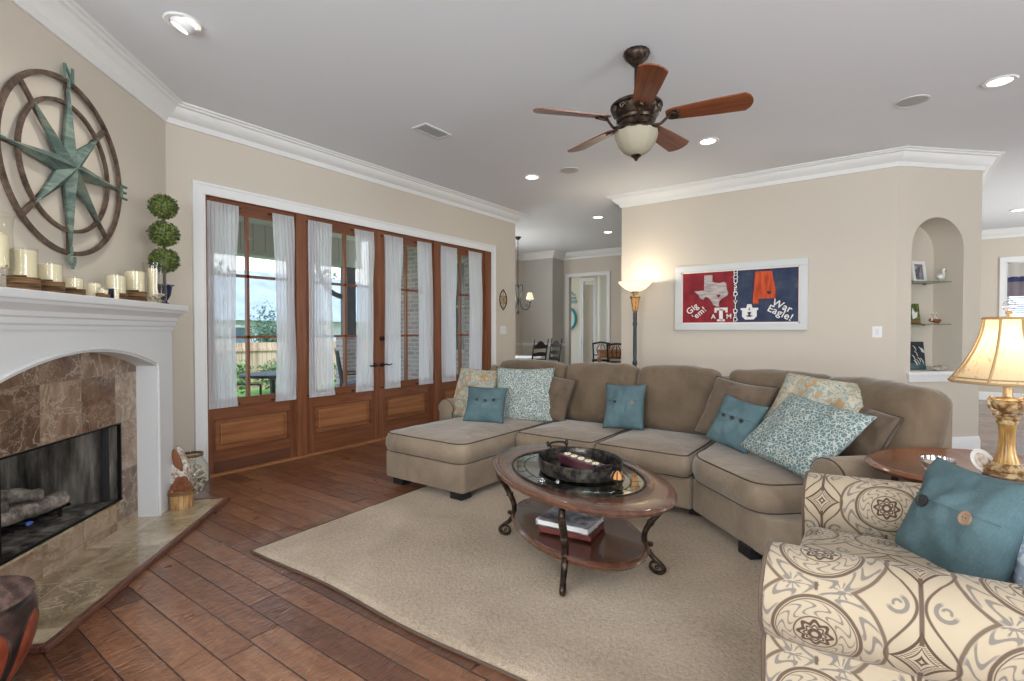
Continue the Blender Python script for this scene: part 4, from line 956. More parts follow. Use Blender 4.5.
def pillow(label, m, pose, t=.15, seed=0, pinch=.07, buttons=0, pipe=None, group=None, name='throw_pillow', crease=0):
    x, y, z, yaw, lean, roll, w_, h = pose
    T = Matrix.Translation((x, y, z)) @ Matrix.Rotation(yaw, 4, 'Z') @ Matrix.Rotation(-lean, 4, 'X') @ Matrix.Rotation(roll, 4, 'Y')
    o = thing(name, label, 'pillow', (0, 0, 0), group=group); o.location = (x, y, z); o.rotation_euler = T.to_euler()
    # parts are written in the pillow's own axes
    mb = MB(T); sf = pillow_mesh(mb, w_, h, t, seed, pinch, crease); mb.build('pillow_cover', m, o, angle=180)
    f = sf(-1)
    if buttons:
        q = MB(T); P = [f(.04 + .92 * i / 20, .60) for i in range(21)]; q.tube([(a, b - .002, c) for a, b, c in P], .0035, 6); P = [f(.04 + .92 * i / 20, .585) for i in range(21)]; q.build('placket_seam', m, o)
        for i in range(buttons):
            a = .5 if buttons == 1 else (.3 + .45 * i / (buttons - 1)); px_, py_, pz_ = f(a, .56)
            mat_ = 'wood_button' if buttons == 2 and i == 1 else 'dark_button'; rr = .022 if w_ > .4 else .013
            q = MB(T); q.lathe([(0, -.004), (rr, -.004), (rr * 1.05, 0), (rr, .005), (rr * .75, .0045), (rr * .7, .003), (0, .003)], Mx=Matrix.Translation((px_, py_ - .004, pz_)) @ Matrix.Rotation(PI / 2, 4, 'X'), n=16); bo = q.build('button', mat_, o)
            q = MB(T)
            for dx in (-.25, .25): q.ball((px_ + dx * rr, py_ - .0085, pz_), .0018, 6)
            q.build('stitch', 'paint_black', bo)
    if pipe:
        P = []
        for i in range(24): P.append(f(i / 24, 1))
        for i in range(24): P.append(f(1, 1 - i / 24))
        for i in range(24): P.append(f(1 - i / 24, 0))
        for i in range(24): P.append(f(0, i / 24))
        q = MB(T); q.tube(P, .005, 6, closed=True); q.build('piping', pipe, o)
    return o
pillow('beige floral throw pillow with orange and teal blooms, at the left end of the chaise', 'floral_fabric', (-3.11, 3.68, .665, .18, .42, .05, .45, .50), .15, 1)
pillow('small teal linen pillow lying in front of the beige floral pillow on the chaise', 'teal_linen', (-2.80, 3.46, .61, .45, .5, .03, .36, .33), .13, 2, buttons=3)
pillow('pale leaf patterned pillow standing right of the small teal pillow on the chaise', 'leaf_pattern_light', (-2.64, 3.82, .675, .45, .30, 0, .55, .50), .14, 3)
pillow('plain brown pillow tucked behind the leaf patterned pillow on the chaise', 'brown_pillow', (-2.44, 3.95, .655, -.05, .26, .16, .44, .40), .13, 4, pipe='sofa_piping')
pillow('small teal buttoned pillow standing alone against the middle back cushion', 'teal_linen', (-1.69, 3.88, .64, .15, .38, -.03, .34, .38), .13, 5, buttons=2, pinch=.09)
pillow('plain brown pillow behind the small teal buttoned pillow in the sofa corner', 'brown_pillow', (-.84, 3.83, .69, -.25, .5, .12, .46, .45), .14, 6, pipe='sofa_piping')
pillow('small teal buttoned pillow in the sofa corner, left of the large blue leaf pillow', 'teal_linen', (-.78, 3.60, .64, -.40, .45, .16, .34, .34), .13, 7, buttons=3, pinch=.09)
pillow('large blue pillow with a white leaf pattern lying tilted on the angled sofa seat', 'leaf_pattern_fabric', (-.37, 3.34, .665, -.62, .82, .14, .60, .49), .16, 8)
pillow('beige floral throw pillow resting behind the large blue leaf pillow', 'floral_fabric', (-.32, 3.70, .785, -.22, .75, .12, .56, .44), .13, 9)
pillow('plain brown pillow with dark piping under the right corner of the floral pillow', 'brown_pillow', (-.09, 3.56, .645, -.85, .45, .15, .36, .36), .13, 10, pipe='sofa_piping')
pillow('large teal linen pillow with a wooden button on the patterned armchair', 'teal_linen', (.215, 2.19, .625, -1.02, .42, -.03, .42, .38), .16, 11, buttons=2, pinch=.09)
pillow('pale blue and white damask pillow at the back of the patterned armchair', 'damask_fabric', (.42, 2.03, .64, -1.35, .30, -.2, .42, .42), .15, 12)

# ================================================================== PATTERNED ARMCHAIR (faces the doors, back towards the right)
ac = thing('armchair', 'cream armchair with brown and grey medallion print beside the end table', 'armchair', (.25, 2.05, 0))
def armc(y0, y1, out):
    """rolled arm from x=-.25 to .72, front scroll facing -x; out = -1 for the near arm, +1 for the far arm"""
    yc = (y0 + y1) / 2; wd = (y1 - y0); zt = .645; R = .125; mb = MB()
    # profile in (y, z): panel up, roll over outwards
    prof = []; inn = y1 - .02 if out < 0 else y0 + .02; outr = y0 + .055 if out < 0 else y1 - .055
    prof.append((outr, .03)); prof.append((outr, .22)); prof.append((outr, zt - R * 1.75))
    for i in range(15):
        t = math.radians(225 - 270 * i / 14 * 1.0)
        yy = yc + out * -(R + .012) * math.cos(t) * 1.0; zz = zt - R + R * math.sin(t); prof.append((yy, zz)) if True else None
    prof = [(outr, .03), (outr, .22), (outr, zt - R * 2.0)] + [(yc + out * (R + .01) * math.cos(math.radians(a)), zt - R + R * math.sin(math.radians(a))) for a in [-62, -40, -18, 5, 25, 45, 65, 85, 105, 125, 145, 165, 180]] + [(inn, zt - R * 1.4), (inn, .30), (inn, .03)]
    # cumulative length for UV
    L = [0]
    for a, b in zip(prof, prof[1:]): L.append(L[-1] + math.hypot(b[0] - a[0], b[1] - a[1]))
    xs = [-.25, -.235, -.2] + [-.2 + .92 * i / 14 for i in range(1, 15)]
    def f(a, b):
        i = min(len(prof) - 1, round(a * (len(prof) - 1))); j = round(b * (len(xs) - 1)); y, z = prof[i]; x = xs[j]; k = .975 if j == 0 else (.993 if j == 1 else 1)
        zc = zt - R if z > zt - 2 * R else z; y_ = yc + (y - yc) * k; z_ = zc + (z - zc) * k; z_ += .03 * math.sin(max(0, (x + .2)) * 1.7) * (z > .4) - .0; return (x, y_, z_)
    n = len(prof) - 1
    mb.grid(f, n, len(xs) - 1, uvfn=lambda a, b: (xs[round(b * (len(xs) - 1))] + (.34 if out < 0 else .19), L[round(a * n)] + (.13 if out < 0 else -.02)))
    o = mb.build('arm', 'ogee_fabric', ac, angle=60)
    # front facing: flat padded panel following the profile
    q = MB(); q.uv = q.b.loops.layers.uv.new('UVMap'); c = q.b.verts.new((-.262, yc, .45)); P = [q.b.verts.new((-.262 if .02 else 0, yc + (y - yc) * .90, zz_)) for y, zz_ in [(y, (zt - R) + (z - (zt - R)) * .90 if z > zt - 2 * R else z) for y, z in prof]]; P0 = [q.b.verts.new(f(i / n, 0)) for i in range(n + 1)]
    for k in range(n): q.b.faces.new((P[k], P[k + 1], c)); q.b.faces.new((P0[k], P0[k + 1], P[k + 1], P[k]))
    q.b.faces.new((P[n], P[0], c))
    for fc in q.b.faces:
        for l in fc.loops: l[q.uv].uv = (l.vert.co.y - yc + (.15 if out < 0 else .15), l.vert.co.z - .335 + .18 + .0)
    q.build('arm_front', 'ogee_fabric', o, angle=50)
    # welting round the scroll
    q = MB(); q.tube([(-.256, yc + (y - yc) * .985, (zt - R) + (z - (zt - R)) * .985 if z > zt - 2 * R else z) for y, z in prof], .0055, 6); q.build('welt', 'ogee_fabric', o); return o
armc(1.475, 1.735, -1); armc(2.375, 2.635, 1)
def uvbox(mb, ax=('x', 'y'), o=(0, 0)):
    mb.uv = mb.uv or mb.b.loops.layers.uv.new('UVMap'); mb.b.normal_update()
    for f in mb.b.faces:
        n = f.normal
        for l in f.loops:
            c = l.vert.co
            if abs(n.z) > .6: l[mb.uv].uv = (c.y + o[0], c.x + o[1])
            elif abs(n.x) > .6: l[mb.uv].uv = (c.y + o[0], c.z + o[1])
            else: l[mb.uv].uv = (c.x + o[0], c.z + o[1])
def sc(p, u, v, w_):
    q = p.copy(); q.z += .03 * (1 - u * u) * (1 - v * v) * (w_ > 0) + .004 * noise.noise(Vector((q.x * 8, q.y * 8, 0))); return q
mb = MB(); mb.rbox(-.245, .60, 1.745, 2.365, .33, .475, .045, 8, sc); bmesh.ops.recalc_face_normals(mb.b, faces=mb.b.faces[:]); uvbox(mb, o=(.05, .1)); mb.build('seat_cushion', 'ogee_fabric', ac, angle=180)
mb = MB(); mb.rbox(-.235, .70, 1.72, 2.39, .03, .325, .02, 4); uvbox(mb, o=(.05, .08)); mb.build('base', 'ogee_fabric', ac, angle=60)
def bkf(p, u, v, w_):
    q = p.copy(); q.x += .12 * (w_ + 1) * .5 + .03 * (1 - v * v) * (-1 if u < 0 else 1) * .6; q.z += .03 * (1 - v * v) * (w_ > 0); return q
mb = MB(); mb.rbox(.68, .86, 1.50, 2.61, .03, .98, .06, 8, bkf); bmesh.ops.recalc_face_normals(mb.b, faces=mb.b.faces[:]); uvbox(mb); mb.build('back', 'ogee_fabric', ac, angle=180)
mb = MB(); mb.rbox(.56, .74, 1.76, 2.35, .47, .95, .07, 8, bkf); bmesh.ops.recalc_face_normals(mb.b, faces=mb.b.faces[:]); uvbox(mb, o=(.1, .1)); mb.build('back_cushion', 'ogee_fabric', ac, angle=180)
for (x, y) in ((-.19, 1.55), (-.19, 2.55), (.74, 1.57), (.74, 2.53)):
    mb = MB(); mb.prism([(x - .025, y - .025), (x + .025, y - .025), (x + .025, y + .025), (x - .025, y + .025)], .02, z0=.0235 if x < .62 else .002); mb.build('foot', 'wood_dark_chair', ac, smooth=False)

# ================================================================== COFFEE TABLE
CT = frame(-1.37, 2.475, -32)
ct = thing('coffee_table', 'oval wood coffee table with a glass inset and scrolled iron legs on the rug', 'coffee table', (-1.37, 2.475, .02), math.radians(-32))
def ring(mb, ai, bi, ao, bo, prof, n=72):
    """oval ring; prof = (t 0 inner..1 outer, z)"""
    V = [[mb.b.verts.new(mb.F @ Vector(((ai + (ao - ai) * t) * math.cos(2 * PI * k / n), (bi + (bo - bi) * t) * math.sin(2 * PI * k / n), z))) for t, z in prof] for k in range(n)]
    m = len(prof)
    for k in range(n):
        A, B = V[k], V[(k + 1) % n]
        for j in range(m): mb.b.faces.new((A[j], B[j], B[(j + 1) % m], A[(j + 1) % m]))
A_, B_ = .69, .412
mb = MB(CT); ring(mb, .468, .318, A_, B_, [(0, .455), (0, .476), (.06, .480), (.88, .480), (.93, .478), (.965, .474), (1.0, .468), (.985, .461), (.95, .458), (.93, .450), (.6, .450), (.2, .452)]); mb.build('tabletop', 'table_wood', ct)
mb = MB(CT); mb.lathe([(0, .470), (.474, .470), (.474, .476), (0, .476)], fy=.323 / .474, n=64); mb.build('glass_inset', 'table_glass', ct)
mb = MB(CT)
ring(mb, .462, .312, .474, .324, [(0, .476), (0, .481), (.5, .485), (1, .481), (1, .476)]); mb.build('inset_rim', 'bronze', ct)
mb = MB(CT); ring(mb, .39, .245, .398, .252, [(0, .4762), (0, .4775), (1, .4775), (1, .4762)])
for k in range(24): a = 2 * PI * k / 24; mb.tube([(.398 * math.cos(a), .252 * math.sin(a), .4768), (.446 * math.cos(a + .04), .298 * math.sin(a + .04), .4768)], .0012, 4)
mb.build('etched_band', 'shelf_glass', ct)
mb = MB(CT); ring(mb, .001, .001, .525, .315, [(0, .150), (0, .175), (.9, .175), (.93, .180), (.97, .180), (1, .168), (.985, .156), (.95, .150), (.94, .138), (.1, .138)]); mb.build('lower_shelf', 'table_wood', ct)
for sx, sy in ((1, 1), (1, -1), (-1, 1), (-1, -1)):
    d_ = Vector((.385 * sx, .275 * sy, 0)).normalized()
    def pt(r, z): r = r * .935; return (d_.x * r, d_.y * r, z)
    L_ = spline([pt(.47, .436), pt(.535, .425), pt(.545, .385), pt(.50, .33), pt(.455, .275), pt(.425, .22), pt(.425, .165), pt(.455, .115), pt(.495, .085), pt(.53, .055), pt(.515, .030), pt(.475, .030), pt(.455, .05), pt(.465, .075), pt(.488, .078)], 5)
    rr = [.014 + .005 * math.sin(min(1, i / 40) * PI) - .006 * max(0, (i - 45) / 25) for i in range(len(L_))]
    mb = MB(CT); mb.tube(L_, rr, 10, flat=.8)
    mb.tube(spline([pt(.50, .435), pt(.475, .40), pt(.485, .37), pt(.51, .385), pt(.505, .405)], 5), .008, 8)
    mb.box(pt(.455, .275), (.03, .03, .022), rz=math.atan2(d_.y, d_.x)); mb.ball(pt(.49, .055), .012, 8)
    mb.box(pt(.435, .165), (.06, .02, .018), rz=math.atan2(d_.y, d_.x)); mb.build('leg', 'bronze', ct)
# things on the coffee table
TR = frame(-1.34, 2.475, -34)
tr = thing('serving_tray', 'round dark metal tray with a mirrored floor on the coffee table', 'tray', (-1.34, 2.475, .487), math.radians(-34))
mb = MB(TR); mb.lathe([(.205, .492), (.215, .489), (.228, .487), (.235, .495), (.238, .525), (.240, .553), (.236, .558), (.231, .553), (.229, .525), (.224, .500), (.205, .498)], fx=1.10, fy=.92, n=56); mb.build('rim', 'tray_metal', tr)
mb = MB(TR); mb.lathe([(0, .4885), (.226, .4885), (.226, .496), (0, .496)], fx=1.10, fy=.92, n=56); mb.build('mirror_base', 'mirror', tr)
for sg in (-1, 1):
    mb = MB(TR); mb.tube(spline([(sg * .255, -.05, .548), (sg * .285, -.048, .575), (sg * .292, 0, .582), (sg * .285, .048, .575), (sg * .255, .05, .548)], 5), .006, 8)
    for s_ in (-1, 1): mb.tube([(sg * .285 + .014 * math.cos(t), s_ * .062 , .575 + .014 * math.sin(t)) for t in [2 * PI * i / 10 for i in range(10)]], .004, 6, closed=True)
    mb.build('handle', 'black_iron', tr)
DB = frame(-1.325, 2.465, -24)
db = thing('tealight_holder', 'long dark purple wood box with white tealights, in the tray', 'candle holder', (-1.325, 2.465, .497), math.radians(-24))
mb = MB(DB); mb.prism([(-.165, -.045), (.165, -.045), (.165, .045), (-.165, .045)], .055, z0=.497)
for v in mb.b.verts:
    if (mb.F.inverted() @ v.co).z < .51: q = mb.F.inverted() @ v.co; q.x *= .93; q.y *= .8; v.co = mb.F @ q
bmesh.ops.bevel(mb.b, geom=mb.b.edges[:], offset=.006, segments=2, affect='EDGES'); mb.build('block', 'candle_box', db)
for i in range(5):
    mb = MB(DB); mb.lathe([(0, .5525), (.019, .5525), (.020, .557), (.016, .558), (.015, .5545), (0, .5545)], (-.124 + .062 * i, 0, 0), n=16); c = mb.build('tealight', 'wax', db)
    mb = MB(DB); mb.tube([(-.124 + .062 * i, 0, .555), (-.123 + .062 * i, 0, .565)], .0012, 5); mb.build('wick', 'paint_black', c)
IB = CT
ib = thing('incense_burner', 'small orange glass votive in a leaf shaped stand, right of the tray', 'votive', tuple(CT @ Vector((.375, .03, .485))))
mb = MB(Matrix.Translation(tuple(CT @ Vector((.375, .03, 0))))); mb.lathe([(0, .486), (.028, .486), (.030, .490), (.010, .496), (.010, .508), (.024, .516), (.026, .53)], n=14); mb.build('stand', 'bronze', ib)
mb = MB(Matrix.Translation(tuple(CT @ Vector((.375, .03, 0))))); mb.lathe([(0, .515), (.018, .516), (.022, .535), (.016, .553), (.004, .568), (0, .57)], n=14); mb.build('cup', 'amber_glass', ib)
mb = MB(Matrix.Translation(tuple(CT @ Vector((.375, .03, 0)))))
for k in range(5): a = k * 2 * PI / 5; mb.tube(spline([(.02 * math.cos(a), .02 * math.sin(a), .51), (.034 * math.cos(a), .034 * math.sin(a), .535), (.018 * math.cos(a), .018 * math.sin(a), .572)], 4), [.003] * 8 + [.001], 5)
mb.build('petals', 'bronze', ib)
for (nm, lab, P, Q) in (('glass_coaster', 'clear glass coaster lying on the near rim of the coffee table glass', (.13, -.262), .028), ('glass_marble', 'clear glass ball on the near rim of the coffee table, right of the coaster', (.215, -.215), .012)):
    c = CT @ Vector((P[0], P[1], 0)); mb = MB(Matrix.Translation((c.x, c.y, 0)))
    if nm == 'glass_coaster': mb.lathe([(0, .4855), (Q, .4855), (Q * 1.05, .490), (Q, .494), (0, .492)], n=20)
    else: mb.ball((0, 0, .499), Q, 14)
    mb.solo(nm, lab, 'ornament', 'crystal', (c.x, c.y, .486))
BK = frame(-1.36, 2.41, 5)
bk = thing('coffee_table_book', 'large grey covered book on the lower shelf of the coffee table, topmost of two', 'book', (-1.36, 2.41, .207), math.radians(5))
MB(BK).box((0, 0, .2105), (.30, .23, .004)).box((0, 0, .2395), (.30, .23, .004)).box((-.1485, 0, .225), (.004, .23, .031)).build('cover', 'book_cover', bk, smooth=False)
MB(BK).box((.002, 0, .225), (.29, .22, .0245)).build('pages', 'book_pages', bk, smooth=False)
BK2 = frame(-1.345, 2.40, 8)
bk = thing('coffee_table_book', 'dark red book on the lower shelf of the coffee table, under the grey one', 'book', (-1.345, 2.40, .181), math.radians(8))
MB(BK2).box((0, 0, .184), (.295, .225, .004)).box((0, 0, .2055), (.295, .225, .004)).box((-.146, 0, .195), (.004, .225, .02)).build('cover', 'book_red', bk, smooth=False)
MB(BK2).box((.002, 0, .1948), (.285, .215, .0175)).build('pages', 'book_red', bk, smooth=False)
# ================================================================== END TABLE, TABLE LAMP
ET = (.36, 3.03)
et = thing('end_table', 'oval polished wood end table between the sofa arm and the armchair', 'table', (ET[0], ET[1], 0))
EF = Matrix.Translation((ET[0], ET[1], 0)) @ Matrix.Rotation(math.radians(42), 4, 'Z')
mb = MB(EF); ring(mb, .001, .001, .46, .37, [(0, .63), (0, .651), (.9, .651), (.935, .656), (.97, .654), (1, .643), (.985, .633), (.95, .630), (.93, .622), (.1, .622)]); mb.build('tabletop', 'side_wood', et)
mb = MB(EF); ring(mb, .001, .001, .28, .22, [(0, .18), (0, .20), (.97, .20), (1, .19), (.97, .18)]); mb.build('lower_shelf', 'side_wood', et)
for sx, sy in ((1, 1), (1, -1), (-1, 1), (-1, -1)):
    mb = MB(EF); L_ = spline([(.24 * sx, .17 * sy, .625), (.25 * sx, .18 * sy, .50), (.22 * sx, .16 * sy, .35), (.20 * sx, .145 * sy, .19), (.22 * sx, .155 * sy, .06), (.23 * sx, .16 * sy, .002)], 5)
    mb.tube(L_, .016, 8); mb.build('leg', 'bronze', et)
LX, LY = .420, 2.897
RS = .76                       # radii of the turned lamp
def zl(z): return .653 + (z - .624) * .927 if z < 1.02 else z
def lp(P): return [(r * RS, zl(z)) for r, z in P]
tl_ = thing('table_lamp', 'gold urn shaped table lamp with a lit cream bell shade on the end table', 'lamp', (LX, LY, .652))
Lc = (LX, LY, 0)
mb = MB(); mb.lathe(lp([(0, .624), (.098, .624), (.102, .630), (.098, .640), (.088, .646), (.090, .652), (.082, .660), (.066, .668), (.062, .676), (.052, .684), (0, .684)]), Lc, 36); mb.build('foot', 'gold_dark', tl_)
mb = MB(); mb.lathe(lp([(.052, .682), (.046, .70), (.036, .73), (.031, .77), (.031, .81), (.034, .845), (.038, .855)]), Lc, 60, flute=(20, .09)); mb.build('column', 'gold_resin', tl_)
mb = MB(); mb.lathe(lp([(.030, .853), (.044, .856), (.046, .866), (.040, .872), (.044, .878), (.044, .888), (.030, .894), (.028, .900), (.046, .906), (.058, .918), (.066, .935), (.068, .948), (.060, .956), (.066, .962), (.052, .970), (.024, .974), (.020, .985), (.022, 1.0), (.018, 1.02), (0, 1.02)]), Lc, 40); mb.build('urn', 'gold_dark', tl_)
for r_, z_, s_ in ((.034, .883, .0045), (.068, .655, .0065)):
    mb = MB()
    for k in range(14): a = 2 * PI * k / 14; mb.ball((LX + r_ * math.cos(a), LY + r_ * math.sin(a), zl(z_)), s_, 6)
    mb.build('beading', 'gold_resin', tl_)
cam_r = Vector((math.cos(math.radians(36)), math.sin(math.radians(36)), 0))
for sg in (-1, 1):
    P = [(.060, .955), (.085, .972), (.104, .962), (.100, .935), (.080, .918), (.055, .913), (.062, .900), (.078, .898)]
    mb = MB(); mb.tube(spline([(LX + cam_r.x * sg * r * RS, LY + cam_r.y * sg * r * RS, zl(z)) for r, z in P], 5), .0055, 8); mb.ball((LX + cam_r.x * sg * .067, LY + cam_r.y * sg * .067, zl(.972)), .009, 8); mb.build('handle', 'gold_dark', tl_)
mb = MB(); mb.tube([(LX, LY, 1.0), (LX, LY, 1.335)], .0045, 8)
for sg in (-1, 1): mb.tube(spline([(LX + sg * .01, LY, 1.04), (LX + sg * .06, LY, 1.13), (LX + sg * .045, LY, 1.25), (LX, LY, 1.31)], 5), .0022, 5)
mb.build('harp', 'brass', tl_)
SN = 8
def shr(z):     # bell profile
    t = (z - 1.04) / .262; return .186 - .106 * (1 - (1 - t) ** 1.75) 
def shade_pt(a, z, grow=1.):
    k = math.cos(PI / SN) / math.cos((a % (2 * PI / SN)) - PI / SN); rr = shr(z) * (.55 + .45 * k) * grow * 1.02; a2 = a + math.radians(20)
    return (LX + rr * math.cos(a2), LY + rr * math.sin(a2), z)
mb = MB(); mb.grid(lambda a, b: shade_pt(a * 2 * PI, 1.04 + .262 * b), 64, 16, wu=True); sh = mb.build('lamp_shade', 'lamp_cloth', tl_, angle=180)
mb = MB()
for k in range(SN): mb.tube([shade_pt(2 * PI * k / SN, 1.04 + .262 * i / 10, 1.012) for i in range(11)], .0048, 6)
for z in (1.04, 1.056, 1.302): mb.tube([shade_pt(2 * PI * k / 64, z, 1.008) for k in range(64)], .0055 if z != 1.056 else .003, 6, closed=True)
mb.build('shade_trim', 'lamp_trim', sh)
mb = MB(); mb.ball((LX, LY, 1.352), (.022, .022, .024), 8); mb.build('finial', 'crystal', tl_)
mb = MB(); mb.lathe(lp([(0, 1.318), (.014, 1.320), (.016, 1.326), (.006, 1.332), (0, 1.332)]), Lc, 14); mb.build('finial_base', 'brass', tl_)
MB().ball((LX, LY, 1.14), .03, 12).build('bulb', 'bulb', tl_)
light('table_lamp_light', 'POINT', (LX, LY, 1.19), 3.2, (1, .80, .55), .035)
# little things on the end table
bx, by = .195, 2.80
bw = thing('glass_bowl', 'cut glass candle bowl on the end table, left of the lamp', 'bowl', (bx, by, .652))
mb = MB(); mb.lathe([(0, .6245), (.034, .6245), (.048, .640), (.056, .664), (.058, .682), (.054, .684), (.051, .664), (.043, .645), (.032, .632), (0, .632)], (bx, by, .028), 48, flute=(24, .06)); mb.build('bowl', 'crystal', bw)
MB().lathe([(0, .633), (.031, .633), (.042, .646), (.049, .664), (0, .665)], (bx, by, .028), 24).build('wax_fill', 'wax', bw)
mx, my = .345, 2.915
PM = Matrix.Translation((mx, my, .697)) @ Matrix.Rotation(math.radians(40), 4, 'Z') @ Matrix.Rotation(math.radians(62), 4, 'X')
pm = thing('small_plate', 'small round white framed dish leaning against the foot of the table lamp', 'dish', (mx, my, .652))
MB(PM).lathe([(0, 0), (.038, 0), (.050, .004), (.0515, .009), (.048, .010), (.044, .006), (0, .005)], n=32).build('rim', 'plastic_white', pm)
MB(PM).lathe([(0, .0052), (.034, .0062), (.035, .0072), (0, .0075)], n=32).build('inset', 'shell', pm)

# ================================================================== TORCHIERE
fx_, fy_ = -2.52, 6.10
fl_ = thing('floor_lamp', 'dark torchiere floor lamp with a lit alabaster bowl behind the sofa', 'floor lamp', (fx_, fy_, 0)); c = (fx_, fy_, 0)
MB().lathe([(0, 0), (.15, 0), (.152, .015), (.13, .03), (.05, .05), (.03, .07), (0, .07)], c, 32).build('base', 'post_metal', fl_)
MB().lathe([(.024, .06), (.026, .5), (.022, .52), (.030, .54), (.022, .56), (.024, .82), (.031, .84), (.031, .86), (.022, .88), (.024, 1.0), (.022, 1.30), (.03, 1.34), (.022, 1.38), (.026, 1.40), (.024, 1.50), (.018, 1.50)], c, 20).build('pole', 'post_metal', fl_)
MB().lathe([(.015, 1.50), (.030, 1.52), (.038, 1.58), (.048, 1.66), (.03, 1.665), (0, 1.665)], c, 20).build('amber_cone', 'amber_glass', fl_)
mb = MB()
for k in range(6): a = 2 * PI * k / 6; mb.tube([(fx_ + r * math.cos(a), fy_ + r * math.sin(a), z) for r, z in ((.02, 1.48), (.036, 1.53), (.045, 1.60), (.058, 1.675))], .0055, 6)
mb.lathe([(0, 1.662), (.066, 1.664), (.070, 1.676), (.060, 1.69), (.03, 1.70), (.028, 1.72), (.05, 1.735), (.054, 1.745), (.03, 1.75), (0, 1.75)], c, 24); mb.build('neck', 'gold_dark', fl_)
MB().lathe([(.02, 1.742), (.06, 1.748), (.12, 1.775), (.17, 1.815), (.205, 1.852), (.213, 1.866), (.209, 1.868), (.198, 1.855), (.165, 1.822), (.115, 1.782), (.06, 1.756), (.02, 1.75)], c, 40).build('bowl_shade', 'alabaster_lit', fl_)
MB().ball((fx_, fy_, 1.80), .03, 12).build('bulb', 'bulb', fl_)
light('floor_lamp_light', 'POINT', (fx_, fy_, 1.835), 15, (1, .88, .70), .04)

# ================================================================== CEILING FAN
FX, FY = -1.305, 3.165; c = (FX, FY, 0)
fan = thing('ceiling_fan', 'dark bronze ceiling fan with five reddish wood blades and a frosted bowl light', 'ceiling fan', (FX, FY, 3.05), math.radians(12))
mb = MB(); mb.lathe([(0, 3.05), (.078, 3.05), (.082, 3.035), (.070, 3.01), (.045, 2.985), (.028, 2.965), (.020, 2.955), (0, 2.955)], c, 32, flute=(16, .05)); mb.build('canopy', 'bronze', fan)
MB().tube([(FX, FY, 2.96), (FX, FY, 2.72)], .014, 12).build('downrod', 'black_iron', fan)
mb = MB(); mb.lathe([(0, 2.76), (.03, 2.76), (.034, 2.735), (.09, 2.728), (.150, 2.718), (.165, 2.705), (.166, 2.692), (.150, 2.685), (.142, 2.655), (.122, 2.632), (.128, 2.620), (.122, 2.605), (.108, 2.600), (.112, 2.565), (.130, 2.552), (.138, 2.540), (.138, 2.528), (0, 2.528)], c, 48); mb.build('motor_housing', 'bronze', fan)
mb = MB()
for k in range(14):
    a = 2 * PI * k / 14; P = []
    for i in range(16):
        t = i / 15 * 2 * PI * 1.2; r_ = .020 * (1 - i / 20); aa = a + (r_ * math.cos(t)) / .15; zz = 2.668 + r_ * math.sin(t) * .9; rr = .148 + (zz - 2.65) * .25; P.append((FX + rr * math.cos(aa), FY + rr * math.sin(aa), zz))
    mb = MB(); mb.tube(P, .0045, 5); mb.build('scroll', 'scroll_bronze', fan)
MB().lathe([(.134, 2.532), (.134, 2.525), (.129, 2.495), (.112, 2.455), (.082, 2.415), (.045, 2.392), (.012, 2.386), (0, 2.386)], c, 60, flute=(12, .035)).build('light_bowl', 'fan_bowl_glass', fan)
MB().lathe([(0, 2.392), (.030, 2.390), (.033, 2.382), (.018, 2.372), (.012, 2.362), (.006, 2.352), (0, 2.350)], c, 20).build('bowl_finial', 'bronze', fan)
for k in range(5):
    T = Matrix.Translation((FX, FY, 2.618)) @ Matrix.Rotation(math.radians(12 + 72 * k), 4, 'Z') @ Matrix.Rotation(math.radians(-14), 4, 'X')
    out = [(.185, -.030), (.20, -.044), (.23, -.054), (.35, -.064), (.50, -.074), (.645, -.080), (.672, -.052), (.684, -.022), (.687, 0), (.684, .022), (.672, .052), (.645, .080), (.50, .074), (.35, .064), (.23, .054), (.20, .044), (.185, .030)]
    mb = MB(T); mb.prism(out, .008, z0=-.004); bl_ = mb.build('blade', 'blade_wood', fan, smooth=False, own=T)
    mb = MB(T); mb.tube(spline([(.115, 0, -.055), (.15, 0, -.06), (.18, 0, -.035), (.205, 0, -.008)], 5), .009, 8); mb.lathe([(0, -.014), (.022, -.014), (.026, -.004), (0, -.004)], (.235, 0, 0), 14)
    for s_ in (-1, 1): mb.tube(spline([(.19, 0, -.02), (.215, s_ * .03, -.014), (.25, s_ * .034, -.008), (.27, s_ * .02, -.007)], 4), .006, 6); mb.ball((.262, s_ * .026, -.008), .008, 8)
    mb.build('blade_iron', 'bronze', bl_)
mb = MB(); mb.tube([(FX - .08, FY - .125, 2.58), (FX - .08, FY - .127, 2.53)], .0014, 5); mb.ball((FX - .08, FY - .127, 2.524), (.005, .005, .009), 8); mb.build('pull_chain', 'bronze', fan)

# ================================================================== CEILING FITTINGS
def downlight(x, y, lab, p=20, eye=False, z=3.05):
    o = thing('recessed_light', lab, 'ceiling light', (x, y, z), group='recessed ceiling lights'); c = (x, y, 0)
    MB().lathe([(.068, z + .0), (.098, z + .0), (.100, z - .004), (.092, z - .010), (.070, z - .008), (.068, z - .002)], c, 32).build('trim_ring', 'plastic_white', o)
    if eye:
        T = Matrix.Translation((x, y, z - .004)) @ Matrix.Rotation(math.radians(-45), 4, 'Z') @ Matrix.Rotation(math.radians(-30), 4, 'X')
        MB(T).lathe([(.066, .01), (.066, -.01), (.060, -.030), (.048, -.038), (.046, -.034), (.052, -.012)], n=28).build('eyeball', 'can_inner', o)
        MB(T).lathe([(0, -.026), (.046, -.026), (.046, -.02), (0, -.02)], n=24).build('lens', 'bulb', o)
    else: MB().lathe([(0, z - .003), (.068, z - .003), (.068, z - .0005), (0, z - .0005)], c, 28).build('lens', 'bulb', o)
    light('recessed_lamp', 'SPOT', (x, y, z - .05), p, (1, .93, .82), .06, spot=(140, .8))
